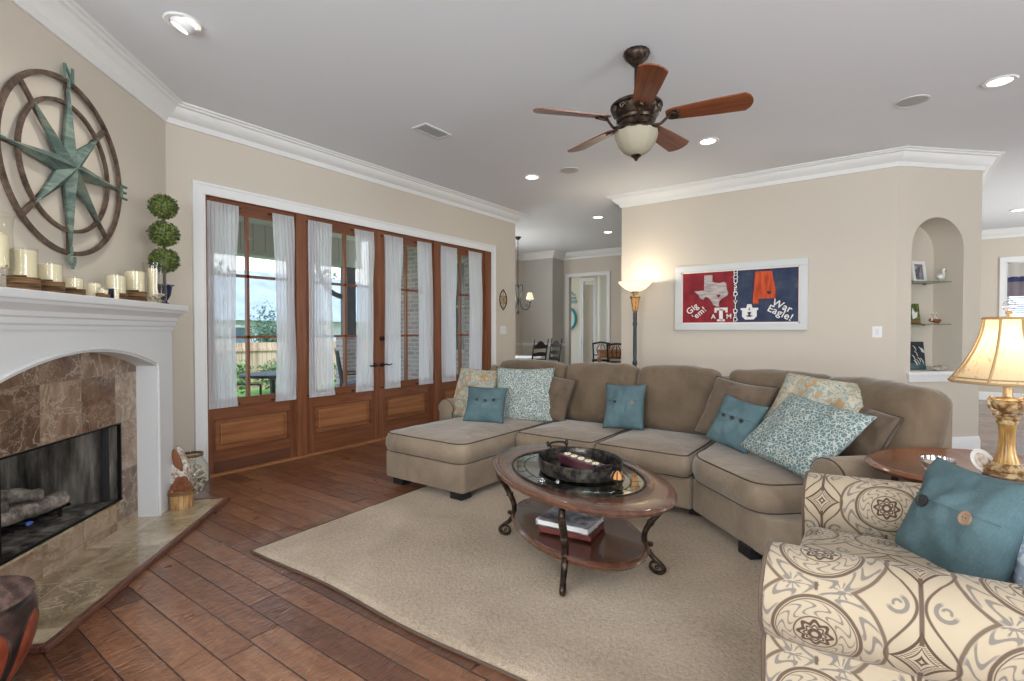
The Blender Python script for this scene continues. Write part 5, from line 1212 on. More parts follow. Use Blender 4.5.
downlight(-3.318, 1.305, 'adjustable eyeball ceiling light above the fireplace', 25, True)
downlight(-3.336, 4.99, 'round recessed ceiling light left of the brown speaker grille, near the patio doors')
downlight(-1.358, 5.03, 'round recessed ceiling light right of the ceiling fan bowl')
downlight(.664, 5.065, 'largest round recessed ceiling light, at the right edge of the photo')
downlight(-3.657, 7.344, 'recessed ceiling light at the entry to the dining area, the nearer of two', 14)
downlight(-4.061, 8.56, 'recessed ceiling light in the dining area, the farther of two', 14)
downlight(1.56, 8.9, 'recessed ceiling light in the far right room, the nearer of two', 14)
downlight(1.61, 10.595, 'recessed ceiling light in the far right room, the farther of two', 14)
for x, y, lab in ((-2.857, 5.017, 'round flush ceiling speaker grille between two recessed lights near the fan'), (.166, 5.098, 'round flush ceiling speaker grille left of the rightmost recessed light')):
    o = thing('ceiling_speaker', lab, 'speaker', (x, y, 3.05), group='ceiling speakers'); c = (x, y, 0)
    MB().lathe([(0, 3.044), (.095, 3.044), (.10, 3.0495), (0, 3.0495)], c, 36).build('grille', 'grille', o); MB().lathe([(.096, 3.0495), (.10, 3.042), (.112, 3.043), (.114, 3.0495)], c, 36).build('bezel', 'vent_white', o)
VF = Matrix.Translation((-3.30, 3.32, 0)); o = thing('ceiling_vent', 'rectangular slatted air vent in the ceiling above the patio doors', 'vent', (-3.30, 3.32, 3.05))
mb = MB(VF)
for a, b, c_, d_ in ((-.09, .09, -.165, -.14), (-.09, .09, .14, .165), (-.09, -.065, -.14, .14), (.065, .09, -.14, .14)): mb.bb(a, b, c_, d_, 3.038, 3.0495)
mb.build('frame', 'vent_white', o, smooth=False)
mb = MB(VF)
for i in range(13): mb.box((-.06 + i * .01, 0, 3.044), (.0085, .28, .002), rot=Matrix.Rotation(math.radians(30), 4, 'Y'))
mb.build('slats', 'grille', o, smooth=False)

# ================================================================== COMPASS ON THE WALL
CC = FP @ Matrix.Translation((1.155, .03, 2.185)) @ Matrix(((1, 0, 0, 0), (0, 0, 1, 0), (0, 1, 0, 0), (0, 0, 0, 1)))   # local x along wall, y up, z out
CC = CC @ Matrix.Diagonal((-1, 1, 1, 1))
cp = thing('wall_compass', 'large green metal compass star with two rusty rings on the fireplace wall', 'wall art', tuple(FP @ Vector((1.155, .0, 2.185))), math.radians(-45))
for r_, t_ in ((.488, .0125), (.360, .010)):
    mb = MB(CC); n = 72
    V = [[mb.b.verts.new(mb.F @ Vector((rr * math.cos(2 * PI * k / n), rr * math.sin(2 * PI * k / n), zz))) for rr, zz in ((r_ - t_, -.012), (r_ + t_, -.012), (r_ + t_, .006), (r_ - t_, .006))] for k in range(n)]
    for k in range(n):
        for j in range(4): mb.b.faces.new((V[k][j], V[(k + 1) % n][j], V[(k + 1) % n][(j + 1) % 4], V[k][(j + 1) % 4]))
    mb.build('ring', 'rust_iron', cp)
for k in range(4): a = math.radians(45 + 90 * k); mb = MB(CC); mb.box((.42 * math.cos(a), .42 * math.sin(a), -.003), (.125, .030, .012), rz=a); mb.build('spoke', 'rust_iron', cp, smooth=False)
for k in range(4): a = math.radians(90 * k); mb = MB(CC); mb.box((.36 * math.cos(a), .36 * math.sin(a), -.010), (.25, .020, .008), rz=a); mb.build('spoke', 'rust_iron', cp, smooth=False)
for k in range(4): a = math.radians(45 + 90 * k); mb = MB(CC); mb.box((.27 * math.cos(a), .27 * math.sin(a), -.012), (.18, .020, .006), rz=a); mb.build('spoke', 'rust_iron', cp, smooth=False)
mb = MB(CC)
for k in range(8):
    a = math.radians(90 + 45 * k); R_ = .470 if k % 2 == 0 else .375; ins = .115; ctr = Vector((0, 0, .050)) ; tip = Vector((R_ * math.cos(a), R_ * math.sin(a), .012)); 
    for s_ in (-1, 1):
        b = a + s_ * math.radians(22.5); v1 = Vector((ins * math.cos(b), ins * math.sin(b), .008)); fs = [mb.b.verts.new(mb.F @ q) for q in (ctr, tip, v1)]; mb.b.faces.new(fs)
        g = [mb.b.verts.new(mb.F @ q) for q in (Vector((0, 0, -.004)), Vector((tip.x, tip.y, -.002)), Vector((v1.x, v1.y, -.004)))]; mb.b.faces.new(g[::-1]); mb.b.faces.new((fs[1], g[1], g[2], fs[2]))
bmesh.ops.remove_doubles(mb.b, verts=mb.b.verts[:], dist=.0004); mb.build('star', 'copper_patina', cp, smooth=False)
# letter-like finials: N on top, E right, W left, scroll below
for G in ([[(-.035, .49), (-.035, .575)], [(-.035, .575), (.03, .50)], [(.03, .49), (.03, .575)], [(0, .455), (0, .49)]],
          [[(.49, .035), (.49, -.045)], [(.49, .035), (.545, .035)], [(.49, -.005), (.535, -.005)], [(.49, -.045), (.545, -.045)], [(.455, 0), (.49, 0)]],
          [[(-.455, 0), (-.49, 0)], [(-.495, .04), (-.525, -.035)], [(-.525, -.035), (-.54, .02)], [(-.54, .02), (-.56, -.035)], [(-.56, -.035), (-.585, .04)]],
          [[(.0 + .028 * math.cos(t), -.525 + .028 * math.sin(t)) for t in [PI / 2 + 1.7 * PI * i / 14 for i in range(15)]], [(0, -.45), (0, -.50)], [(.02, -.545), (.005, -.575)]]):
    mb = MB(CC)
    for P in G: mb.tube([(x, y, .01) for x, y in P], .0085, 6)
    mb.build('direction_letter', 'verdigris', cp)
cp_fix = None

# ================================================================== THINGS ON THE MANTEL
MZ = 1.4305
def mp(s_, off=.21): v = FP @ Vector((s_, off, 0)); return (v.x, v.y)
def jar_candle(s_, r_, h_cand, h_glass, h_rope, lab, off=.2, rope=True):
    r_ *= .84; x, y = mp(s_, off); o = thing('candle_jar', lab, 'candle', (x, y, MZ), group='candles in glass jars along the mantel'); c = (x, y, MZ)
    MB().lathe([(0, .0), (r_, 0), (r_, h_glass), (r_ - .003, h_glass), (r_ - .003, .005), (0, .005)], c, 28).build('glass', 'jar_glass', o)
    MB().lathe([(0, .006), (r_ * .90, .006), (r_ * .92, h_cand - .004), (r_ * .84, h_cand), (r_ * .5, h_cand - .008), (0, h_cand - .01)], c, 26).build('candle', 'wax', o)
    MB().tube([(x, y, MZ + h_cand - .01), (x + .002, y, MZ + h_cand + .008)], .0015, 5).build('wick', 'paint_black', o)
    if rope:
        mb = MB(); k = int(h_rope / .009); mb.tube([((x + (r_ + .0035) * math.cos(t)), y + (r_ + .0035) * math.sin(t), MZ + .006 + (h_rope - .006) * t / (2 * PI * k)) for t in [2 * PI * k * i / (k * 22) for i in range(k * 22 + 1)]], .0045, 6)
        mb.build('rope_wrap', 'rope', o)
    return o
jar_candle(1.74, .062, .195, .205, .072, 'tallest rope wrapped candle jar, just right of the pedestal glass on the mantel')
jar_candle(1.575, .061, .150, .158, .068, 'second rope wrapped candle jar from the left, under the foot of the compass')
jar_candle(1.405, .052, .098, .104, .045, 'low rope wrapped candle jar, third from the left on the mantel')
jar_candle(1.265, .030, .050, .062, .028, 'smallest candle jar on the mantel, with a narrow rope band', .26)
jar_candle(1.150, .040, .095, .100, .020, 'short plain candle jar behind the small navy votive on the mantel', .15, rope=False)
jar_candle(1.035, .062, .150, .156, .052, 'rope wrapped candle jar right of the small navy votive')
jar_candle(.83, .066, .200, .206, .075, 'rope wrapped candle jar with a tall cream candle, left of the clear hurricane glass')
x, y = mp(1.185, .275); o = thing('votive_candle', 'small votive with a navy patterned front, before the short plain candle jar', 'votive', (x, y, MZ))
MB().lathe([(0, 0), (.020, 0), (.022, .05), (0, .05)], (x, y, MZ), 18).build('candle', 'wax', o)
MB(Matrix.Translation((x, y, MZ)) @ Matrix.Rotation(math.radians(36), 4, 'Z')).box((0, -.0245, .031), (.030, .003, .062), bev=.001).build('navy_panel', 'navy_ceramic', o); MB().lathe([(.0225, 0), (.0235, 0), (.0235, .058), (.0225, .058)], (x, y, MZ), 20).build('glass', 'jar_glass', o)
# hurricane on the right with shells
x, y = mp(.615, .21); o = thing('hurricane_vase', 'clear hurricane glass with shells and a candle, beside the topiary on the mantel', 'candle holder', (x, y, MZ)); c = (x, y, MZ)
MB().lathe([(0, 0), (.045, 0), (.058, .01), (.068, .04), (.070, .10), (.066, .20), (.070, .27), (.074, .285), (.071, .284), (.063, .20), (.067, .10), (.065, .042), (.055, .014), (0, .006)], c, 32).build('glass', 'jar_glass', o)
MB().lathe([(0, .012), (.026, .012), (.026, .243), (.02, .247), (0, .24)], (x - .012, y - .01, MZ), 20).build('candle', 'wax', o)
q = random.Random(5); mb = MB()
for i in range(46):
    a = q.uniform(0, 6.28); r_ = .052 * math.sqrt(q.random()); mb.ball((x + r_ * math.cos(a), y + r_ * math.sin(a), MZ + .018 + q.random() * .055), (q.uniform(.008, .013), q.uniform(.006, .010), q.uniform(.005, .009)), 8, q.uniform(0, 3))
sh_ = mb.build('shells', 'shell', o); sh_['kind'] = 'stuff'
# pedestal hurricane, far left
x, y = mp(1.90, .20); o = thing('pedestal_hurricane', 'tall pedestal hurricane glass with a candle over shells, at the left end of the mantel', 'candle holder', (x, y, MZ)); c = (x, y, MZ)
MB().lathe([(0, 0), (.055, 0), (.056, .006), (.02, .016), (.012, .028), (.014, .036), (.03, .046), (.058, .07), (.066, .10), (.064, .16), (.060, .26), (.064, .31), (.074, .335), (.071, .335), (.061, .31), (.057, .26), (.061, .16), (.063, .10), (.05, .07), (0, .052)], c, 32).build('glass', 'jar_glass', o)
MB().lathe([(0, .10), (.046, .10), (.046, .238), (.04, .242), (0, .235)], c, 24).build('candle', 'wax', o)
mb = MB()
for i in range(40):
    a = q.uniform(0, 6.28); z_ = q.random() * .045; r_ = (.028 + z_ * .5) * math.sqrt(q.random()); mb.ball((x + r_ * math.cos(a), y + r_ * math.sin(a), MZ + .06 + z_), (q.uniform(.008, .012), q.uniform(.006, .009), q.uniform(.005, .008)), 8, q.uniform(0, 3))
sh_ = mb.build('shells', 'shell', o); sh_['kind'] = 'stuff'
# topiary
x, y = mp(.445, .19); o = thing('topiary', 'triple ball topiary in a navy urn at the right end of the mantel', 'plant', (x, y, MZ)); c = (x, y, MZ)
MB().lathe([(r_, z_ * 1.16) for r_, z_ in [(0, 0), (.036, 0), (.040, .006), (.032, .014), (.018, .022), (.016, .032), (.026, .044), (.038, .065), (.044, .095), (.048, .118), (.062, .124), (.062, .130), (.048, .131), (.044, .125), (0, .122)]], c, 30).build('urn', 'navy_ceramic', o)
MB().tube([(x, y, MZ + .13), (x + .003, y, MZ + .45), (x, y, MZ + .72)], .010, 8).build('stem', 'bark', o)
for z_, r_ in ((.325, .096), (.515, .098), (.708, .092)):
    mb = MB(); leaves(mb, (x, y, MZ + z_), (r_, r_, r_ * .95), 900, .0125, q, .86, 0); mb.ball((x, y, MZ + z_), (r_ * .84, r_ * .84, r_ * .80), 18); mb.build('foliage_ball', 'leaf_green', o, smooth=False)

# ================================================================== BY THE HEARTH
x, y = fl_pt = (-3.93, 1.50)
o = thing('wooden_basket', 'round wood slat basket with a red brown cone, on the hearth against the mantel leg', 'basket', (x, y, .022)); c = (x, y, .0235)
mb = MB()
for k in range(15): a = 2 * PI * k / 15; mb.box((x + .068 * math.cos(a), y + .068 * math.sin(a), .0235 + .062), (.006, .0275, .124), rz=a)
mb.lathe([(0, .002), (.064, .002), (.064, .008), (0, .008)], c, 24); mb.build('slats', 'basket_wood', o, smooth=False)
mb = MB(); mb.tube([(x + .074 * math.cos(t), y + .074 * math.sin(t), .128) for t in [2 * PI * i / 28 for i in range(28)]], .007, 8, closed=True); mb.tube([(x + .074 * math.cos(t), y + .074 * math.sin(t), .140) for t in [2 * PI * i / 28 for i in range(28)]], .006, 8, closed=True); mb.build('rim_rope', 'rope', o)
mb = MB()
for k in range(6):
    z_ = .135 + k * .018; rr = .064 - k * .009
    for j in range(12): a = 2 * PI * j / 12 + k * .26; mb.ball((x + rr * math.cos(a), y + rr * math.sin(a), z_), (.018, .008, .012), 8, a)
mb.lathe([(0, .10), (.055, .11), (.045, .18), (.015, .225), (0, .23)], (x, y, 0), 18); mb.build('cone', 'pine_cone', o)
x2, y2 = -4.04, 1.525
o = thing('conch_shell', 'large white conch shell with a reddish opening, behind the slat basket', 'shell', (x2, y2, .022))
def con(a, b):
    t = b; R_ = .095 * (math.sin(PI * min(1, t * .9 + .06)) ** .8); an = a * 2 * PI; R_ *= 1 + .10 * math.sin(an * 5 + t * 16) ; tx, ty = .707, .707
    return (x2 + R_ * math.cos(an) * .95 + .015 * math.sin(t * 5), y2 + R_ * math.sin(an) * .75, .028 + .40 * t)
MB().grid(con, 30, 22, wu=True).build('body', 'shell', o)
MB(Matrix.Translation((x2 + .062, y2 - .030, .335)) @ Matrix.Rotation(math.radians(36), 4, 'Z') @ Matrix.Rotation(math.radians(-16), 4, 'Y')).ball((0, 0, 0), (.030, .014, .092), 16).build('opening', 'pine_cone', o)
x3, y3 = -4.17, 1.665
o = thing('shell_vase', 'round glass vase filled with seashells, on the hearth end beside the door casing', 'vase', (x3, y3, .022)); c = (x3, y3, .0235)
MB().lathe([(0, 0), (.06, 0), (.085, .02), (.118, .08), (.125, .15), (.108, .22), (.078, .268), (.068, .285), (.070, .318), (.073, .322), (.068, .322), (.063, .285), (.074, .262), (.103, .218), (.120, .15), (.113, .082), (.08, .025), (0, .008)], c, 36).build('glass', 'jar_glass', o)
mb = MB()
for i in range(230):
    z_ = q.random(); R_ = .107 * math.sin(PI * (.18 + .62 * z_)); a = q.uniform(0, 6.28); r_ = R_ * math.sqrt(q.uniform(.25, 1)) ; Mx = Matrix.Rotation(q.uniform(0, 6), 4, 'Z') @ Matrix.Rotation(q.uniform(-1, 1), 4, 'X'); s_ = q.uniform(.7, 1.3); mb.ball((x3 + r_ * math.cos(a) * .92, y3 + r_ * math.sin(a) * .92, .045 + z_ * .20), (.017 * s_, .012 * s_, .008 * s_), 8, Mx=Mx)
sh_ = mb.build('shells', 'shell', o); sh_['kind'] = 'stuff'
MB().lathe([(.0715, .292), (.0755, .292), (.0755, .312), (.0715, .312)], c, 28).build('neck_band', 'rope', o)
# drum table, front left
dx, dy = -2.50, .27
o = thing('drum_stool', 'black carved drum stool with reddish arched insets, at the bottom left corner', 'stool', (dx, dy, 0)); c = (dx, dy, 0)
DK = .84
def dr(z): return .105 + .100 * math.sin(PI / 2 * min(1.25, (z + .02) / .27)) ** 1.1
MB().lathe([(0, .001), (dr(0), .001)] + [(dr(.31 * i / 14), .31 * i / 14) for i in range(1, 15)] + [(.188, .318), (.188, .325), (0, .325)], c, 48).build('body', 'drum_black', o)
MB().lathe([(0, .325), (.184, .325), (.196, .328), (.200, .334), (.197, .340), (.190, .341), (0, .344)], c, 48).build('top', 'drum_top', o)
for k in range(8):
    a0_ = 2 * PI * k / 8 + .25; mb = MB(); P = []
    def sp(u, v):    # arch shaped patch lying on the body
        z = .02 + .255 * v; half = .30 * min(1, (1 - max(0, (v - .55) / .45) ** 2) ** .5 + .001); a = a0_ + u * half; r_ = dr(z) + .006 - .006 * abs(u) ** 4; return (dx + r_ * math.cos(a), dy + r_ * math.sin(a), z)
    mb.grid(lambda a, b: sp(a * 2 - 1, b), 10, 14); mb.build('inset', 'drum_red', o)
    mb = MB(); mb.tube([tuple(Vector(sp(-1.08, i / 14)) ) for i in range(15)] + [tuple(Vector(sp(1.08, 1 - i / 14))) for i in range(15)], .006, 6); mb.build('arch_moulding', 'drum_black', o)
# ================================================================== PICTURE OVER THE SOFA
def front(x, y, z): return Matrix.Translation((x, y, z)) @ Matrix(((1, 0, 0, 0), (0, 0, -1, 0), (0, 1, 0, 0), (0, 0, 0, 1)))
PX, PZ, PW, PH = -1.393, 1.657, 1.455, .79
PF_ = front(PX, 6.45, PZ)
pc = thing('framed_sign', 'white framed sign, half maroon and half navy, with two wooden state shapes, over the sofa', 'sign', (PX, 6.44, PZ))
mb = MB(PF_)
for (a, b, c_, d_) in ((-PW / 2, PW / 2, PH / 2 - .075, PH / 2), (-PW / 2, PW / 2, -PH / 2, -PH / 2 + .075), (-PW / 2, -PW / 2 + .075, -PH / 2 + .075, PH / 2 - .075), (PW / 2 - .075, PW / 2, -PH / 2 + .075, PH / 2 - .075)): mb.bb(a, b, c_, d_, .002, .035, bev=.004)
mb.build('frame', 'frame_white', pc, smooth=False)
iw, ih = PW / 2 - .075, PH / 2 - .075
mb = MB(PF_)
for (a, b, c_, d_) in ((-iw, iw, ih - .016, ih), (-iw, iw, -ih, -ih + .016), (-iw, -iw + .016, -ih, ih), (iw - .016, iw, -ih, ih)): mb.bb(a, b, c_, d_, .01, .024)
mb.build('inner_lip', 'frame_cream', pc, smooth=False)
SX = -.018     # where the colours meet
MB(PF_).bb(-iw + .016, SX, -ih + .016, ih - .016, .006, .012).build('maroon_panel', 'paint_red', pc, smooth=False)
MB(PF_).bb(SX, iw - .016, -ih + .016, ih - .016, .006, .012).build('navy_panel', 'paint_navy', pc, smooth=False)
TX = [(-.08, .245), (.015, .245), (.015, .155), (.05, .135), (.10, .125), (.15, .14), (.175, .125), (.185, .03), (.20, -.02), (.19, -.06), (.14, -.09), (.10, -.13), (.09, -.185), (.10, -.215), (.06, -.205), (.03, -.18), (.005, -.125), (-.03, -.075), (-.07, -.065), (-.09, -.105), (-.13, -.085), (-.15, -.03), (-.20, .02), (-.08, .03)]
tx = MB(PF_).prism([(x * .98 - .295, y * .84 + .062) for x, y in TX], .022, z0=.012).build('texas_shape', 'paint_gray', pc, smooth=False)
AL = [(-.10, .245), (.085, .245), (.115, .05), (.13, -.03), (.125, -.145), (-.07, -.145), (-.055, -.17), (-.06, -.21), (-.075, -.225), (-.10, -.205), (-.115, -.225), (-.125, -.18), (-.118, -.05)]
al = MB(PF_).prism([(x * .93 + .290, y * .80 + .080) for x, y in AL], .022, z0=.012).build('alabama_shape', 'paint_orange', pc, smooth=False)
def heart(mb, x, y, s_, z0):
    P = []
    for i in range(24): t = 2 * PI * i / 24; P.append((x + s_ * 16 * math.sin(t) ** 3 / 16, y + s_ * (13 * math.cos(t) - 5 * math.cos(2 * t) - 2 * math.cos(3 * t) - math.cos(4 * t)) / 16))
    mb.prism(P, .002, z0=z0)
mb = MB(PF_); heart(mb, -.295 + .09, .015, .024, .034); mb.build('heart', 'paint_red', tx, smooth=False)
mb = MB(PF_); heart(mb, .285 + .06, .03, .024, .034); mb.build('heart', 'paint_black', al, smooth=False)
def put(txt, size, x, y, rot, name, par, m='paint_white', z0=.014, sx=1, sp=1):
    mb = MB(PF_); add_mesh(mb, text_mesh(txt, size, .004, spacing=sp), Matrix.Translation((x, y, z0)) @ Matrix.Rotation(math.radians(rot), 4, 'Z') @ Matrix.Diagonal((sx, 1, 1, 1))); return mb.build(name, m, par, smooth=False)
put('Gig', .105, -.52, -.135, 40, 'lettering', pc, sp=1.06); put("'em!", .10, -.435, -.190, 40, 'lettering', pc, sp=1.08)
put('War', .112, .475, -.125, -27, 'lettering', pc, sp=1.06); put('Eagle!', .112, .455, -.205, -27, 'lettering', pc, sp=1.06)
mb = MB(PF_); T_ = (-.18, -.205)
for (a, b, c_, d_) in ((-.075, .075, .045, .078), (-.075, -.05, .02, .05), (.05, .075, .02, .05), (-.020, .020, -.075, .06), (-.045, .045, -.085, -.062)): mb.bb(T_[0] + a, T_[0] + b, T_[1] + c_, T_[1] + d_, .012, .018)
mb.build('college_logo', 'paint_white', pc, smooth=False)
put('A', .08, T_[0] - .088, T_[1] - .03, 0, 'college_logo', pc); put('M', .08, T_[0] + .090, T_[1] - .03, 0, 'college_logo', pc)
# interlocked A and U
mb = MB(PF_); Ux, Uy = .135, -.185
for P in ([(-.105, .065), (-.03, .065), (-.03, .038), (-.045, .035), (-.045, -.03), (-.02, -.05), (.02, -.05), (.045, -.03), (.045, .035), (.03, .038), (.03, .065), (.105, .065), (.105, .038), (.088, .035), (.088, -.045), (.05, -.085), (-.05, -.085), (-.088, -.045), (-.088, .035), (-.105, .038)],):
    for k in range(1): mb.prism([(Ux + x * .9, Uy - .012 + y * .9) for x, y in P], .006, z0=.012)
mb.build('university_logo', 'paint_white', pc, smooth=False)
mb = MB(PF_); mb.prism([(Ux + x, Uy + y) for x, y in ((-.022, .09), (.022, .09), (.05, -.02), (.065, -.02), (.065, -.04), (.012, -.04), (.012, -.02), (.022, -.02), (.018, 0), (-.018, 0), (-.022, -.02), (-.012, -.02), (-.012, -.04), (-.065, -.04), (-.065, -.02), (-.05, -.02))], .007, z0=.0135); mb.build('university_logo', 'paint_white', pc, smooth=False)
mb = MB(PF_); mb.prism([(Ux - .010, Uy + .022), (Ux + .010, Uy + .022), (Ux, Uy + .055)], .002, z0=.0205); mb.build('university_logo', 'paint_navy', pc, smooth=False)
MB(PF_).bb(SX - .018, SX + .018, -ih + .016, ih - .016, .011, .0135).build('divider_strip', 'paint_black', pc, smooth=False)
for i, ch in enumerate('HOUSEDIVIDED'): put(ch, .072, SX, ih - .043 - i * (2 * ih - .08) / 11.2, 0, 'divider_lettering', pc, z0=.016)

# wall plates and the iron ornament
def plate(F_, lab, gangs=2, wd=.115):
    o = thing('light_switch', lab, 'light switch', tuple(F_ @ Vector((0, 0, 0)))); MB(F_).bb(-wd / 2, wd / 2, -.058, .058, .0005, .006, bev=.003).build('plate', 'plastic_white', o, smooth=False)
    for g in range(gangs): cx_ = (g - (gangs - 1) / 2) * .046; q_ = MB(F_); q_.bb(cx_ - .016, cx_ + .016, -.033, .033, .006, .009, bev=.002); q_.build('rocker', 'mantel_white', o, smooth=False)
plate(front(-.046, 6.45, 1.24), 'white light switch on the beige wall between the framed sign and the niche', 1, .085)
plate(Matrix.Translation((-4.62, 6.13, 1.265)) @ Matrix(((0, 0, 1, 0), (1, 0, 0, 0), (0, 1, 0, 0), (0, 0, 0, 1))), 'white double light switch right of the patio doors, below the iron ornament', 2, .14)
OF = Matrix.Translation((-4.62, 6.12, 1.72)) @ Matrix(((0, 0, 1, 0), (1, 0, 0, 0), (0, 1, 0, 0), (0, 0, 0, 1)))
o = thing('iron_ornament', 'small oval scrolled iron wall ornament right of the patio doors', 'wall art', (-4.62, 6.12, 1.72))
mb = MB(OF); mb.tube([(.085 * math.cos(t), .125 * math.sin(t) * (1 + .12 * abs(math.sin(t)) ** 8), .012) for t in [2 * PI * i / 40 for i in range(40)]], .007, 6, closed=True); mb.build('oval_frame', 'bronze', o)
mb = MB(OF)
for sx in (-1, 1):
    for sy in (-1, 1): mb.tube([(sx * (.038 + .024 * (1 - i / 22) * math.cos(t)), sy * (.045 + .024 * (1 - i / 22) * math.sin(t)), .012) for i, t in enumerate([-PI / 2 + 2 * PI * 1.2 * k / 18 for k in range(19)])], .005, 6)
for k in range(8): a = 2 * PI * k / 8; mb.ball((.022 * math.cos(a), .022 * math.sin(a), .014), (.010, .010, .006), 8)
mb.tube([(0, -.15, .012), (0, .15, .012)], .005, 6); mb.tube([(-.08, 0, .012), (.08, 0, .012)], .005, 6); mb.ball((0, .15, .012), .012, 8); mb.ball((0, -.15, .012), .012, 8); mb.build('scrollwork', 'brass', o)

# ================================================================== NICHE SHELVES AND THINGS
for z_, lab in ((1.765, 'upper glass shelf in the arched niche, under the small picture frame and bird'), (1.325, 'lower glass shelf in the arched niche')):
    v = NI @ Vector((.48, .17, z_)); o = thing('glass_shelf', lab, 'shelf', tuple(v), math.radians(45)); MB(NI).bb(.172, .70, .04, .318, z_ - .008, z_, bev=.0).build('shelf_panel', 'shelf_glass', o, smooth=False)
    for s_ in (.20, .66): MB(NI).bb(s_ - .008, s_ + .008, .29, .319, z_ - .018, z_ - .008).build('clip', 'chrome', o, smooth=False)
def nf(s_, d_, z_, deg=0): return NI @ Matrix.Translation((s_, d_, z_)) @ Matrix.Rotation(math.radians(deg), 4, 'Z')
F_ = nf(.555, .255, 1.766, 8) @ Matrix.Rotation(math.radians(-8), 4, 'X'); o = thing('picture_frame', 'small white picture frame on the upper glass shelf of the niche', 'picture frame', tuple(F_ @ Vector((0, 0, 0))))
mb = MB(F_)
for (a, b, c_, d_) in ((-.10, .10, .0, .035), (-.10, .10, .205, .24), (-.10, -.065, .035, .205), (.065, .10, .035, .205)): mb.bb(a, b, -.008, .008, c_, d_, bev=.002)
mb.build('frame', 'paint_white', o, smooth=False); MB(F_).bb(-.065, .065, -.001, .004, .035, .205).build('photo', 'book_cover', o, smooth=False)
mb = MB(F_); mb.prism([(-.02, .012), (.02, .012), (.02, .03), (-.02, .03)], .15, z0=.01); mb.build('easel_back', 'paint_white', o, smooth=False)
F_ = nf(.655, .12, 1.766, 20); o = thing('bird_figurine', 'white bird figurine with a raised beak on the upper glass shelf of the niche', 'figurine', tuple(F_ @ Vector((0, 0, 0))))
MB(F_).ball((0, 0, .052), (.062, .03, .032), 16).build('body', 'paint_white', o)
MB(F_).tube(spline([(.035, 0, .06), (.065, 0, .085), (.055, 0, .115), (.075, 0, .14)], 5), [.017, .016, .015, .014, .013, .012, .011, .011, .010, .010, .011, .012, .013, .014, .015, .012], 10).build('neck', 'paint_white', o)
MB(F_).tube([(.078, 0, .142), (.12, 0, .125), (.135, 0, .12)], [.008, .004, .001], 8).build('beak', 'brass', o)
mb = MB(F_); [mb.tube([(sx * .014, sx * .01, .002), (sx * .01, sx * .008, .04)], .003, 6) for sx in (-1, 1)]; mb.lathe([(0, .0005), (.03, .0005), (.028, .006), (0, .006)], n=16); mb.build('base', 'shell', o)
F_ = nf(.49, .25, 1.326, 5) @ Matrix.Rotation(math.radians(-7), 4, 'X'); o = thing('small_artwork', 'small green picture of a white bird on the lower glass shelf of the niche', 'picture', tuple(F_ @ Vector((0, 0, 0))))
MB(F_).bb(-.075, .075, -.006, .006, 0, .22, bev=.002).build('panel', 'leaf_green', o, smooth=False)
mb = MB(F_); mb.prism([(-.03, .05), (.03, .07), (.045, .13), (.01, .12), (-.02, .17), (-.035, .12)], .002, Mx=XZ, z0=-.008); mb.build('bird_shape', 'paint_white', o, smooth=False)
MB(F_).bb(-.07, .07, -.0085, -.006, .008, .04).build('base_band', 'brass', o, smooth=False)
def coral(F_, lab, m1, m2, seed, wd=.10, h=.10, nm='shell_cluster'):
    o = thing(nm, lab, 'ornament', tuple(F_ @ Vector((0, 0, 0)))); q = random.Random(seed); mb = MB(F_)
    for i in range(9): mb.ball((q.uniform(-wd, wd) * .7, q.uniform(-.025, .025), .022 + q.random() * .018), (q.uniform(.02, .032), .016, q.uniform(.012, .02)), 10, q.uniform(0, 3))
    mb.build('base', m1, o); mb = MB(F_)
    for i in range(9):
        x_ = q.uniform(-wd, wd) * .6; mb.tube(spline([(x_, 0, .03), (x_ + q.uniform(-.02, .02), q.uniform(-.015, .015), .03 + h * .5), (x_ + q.uniform(-.05, .05), q.uniform(-.02, .02), .03 + h * q.uniform(.6, 1))], 4), [.008] * 4 + [.006] * 3 + [.004, .003], 6)
    mb.build('branches', m2, o)
coral(nf(.59, .12, 1.326), 'pinkish shell and white coral cluster on the lower glass shelf of the niche', 'pine_cone', 'shell', 2)
F_ = nf(.52, .24, .836, 0) @ Matrix.Rotation(math.radians(-7), 4, 'X'); o = thing('dark_artwork', 'dark blue and white framed picture standing on the niche sill', 'picture', tuple(F_ @ Vector((0, 0, 0))))
MB(F_).bb(-.10, .10, -.008, .008, 0, .30, bev=.002).build('panel', 'patio_dark', o, smooth=False)
mb = MB(F_); q = random.Random(4)
for i in range(12): x_, z_ = q.uniform(-.07, .07), q.uniform(.08, .27); mb.tube(spline([(x_, -.010, z_), (x_ + .02, -.012, z_ - .02), (x_ + .035, -.010, z_ - .055)], 4), [.004] * 8 + [.001], 5)
mb.build('plume_strokes', 'frame_white', o); MB(F_).bb(-.095, .095, -.0105, -.008, .005, .07).build('lower_band', 'teal_linen', o, smooth=False)
F_ = nf(.60, .10, .836, 10); o = thing('shell_bowl', 'low pinkish shell shaped dish on the niche sill', 'dish', tuple(F_ @ Vector((0, 0, 0))))
MB(F_).lathe([(0, .001), (.04, .001), (.09, .022), (.115, .045), (.110, .047), (.085, .028), (.03, .010), (0, .010)], n=36, fy=.6, flute=(12, .10)).build('dish', 'shell', o)
mb = MB(F_)
for i in range(7): mb.ball((q.uniform(-.05, .05), q.uniform(-.02, .02), .03 + .012 * q.random()), (.026, .013, .011), 8, q.uniform(0, 3))
mb.build('contents', 'pine_cone', o)

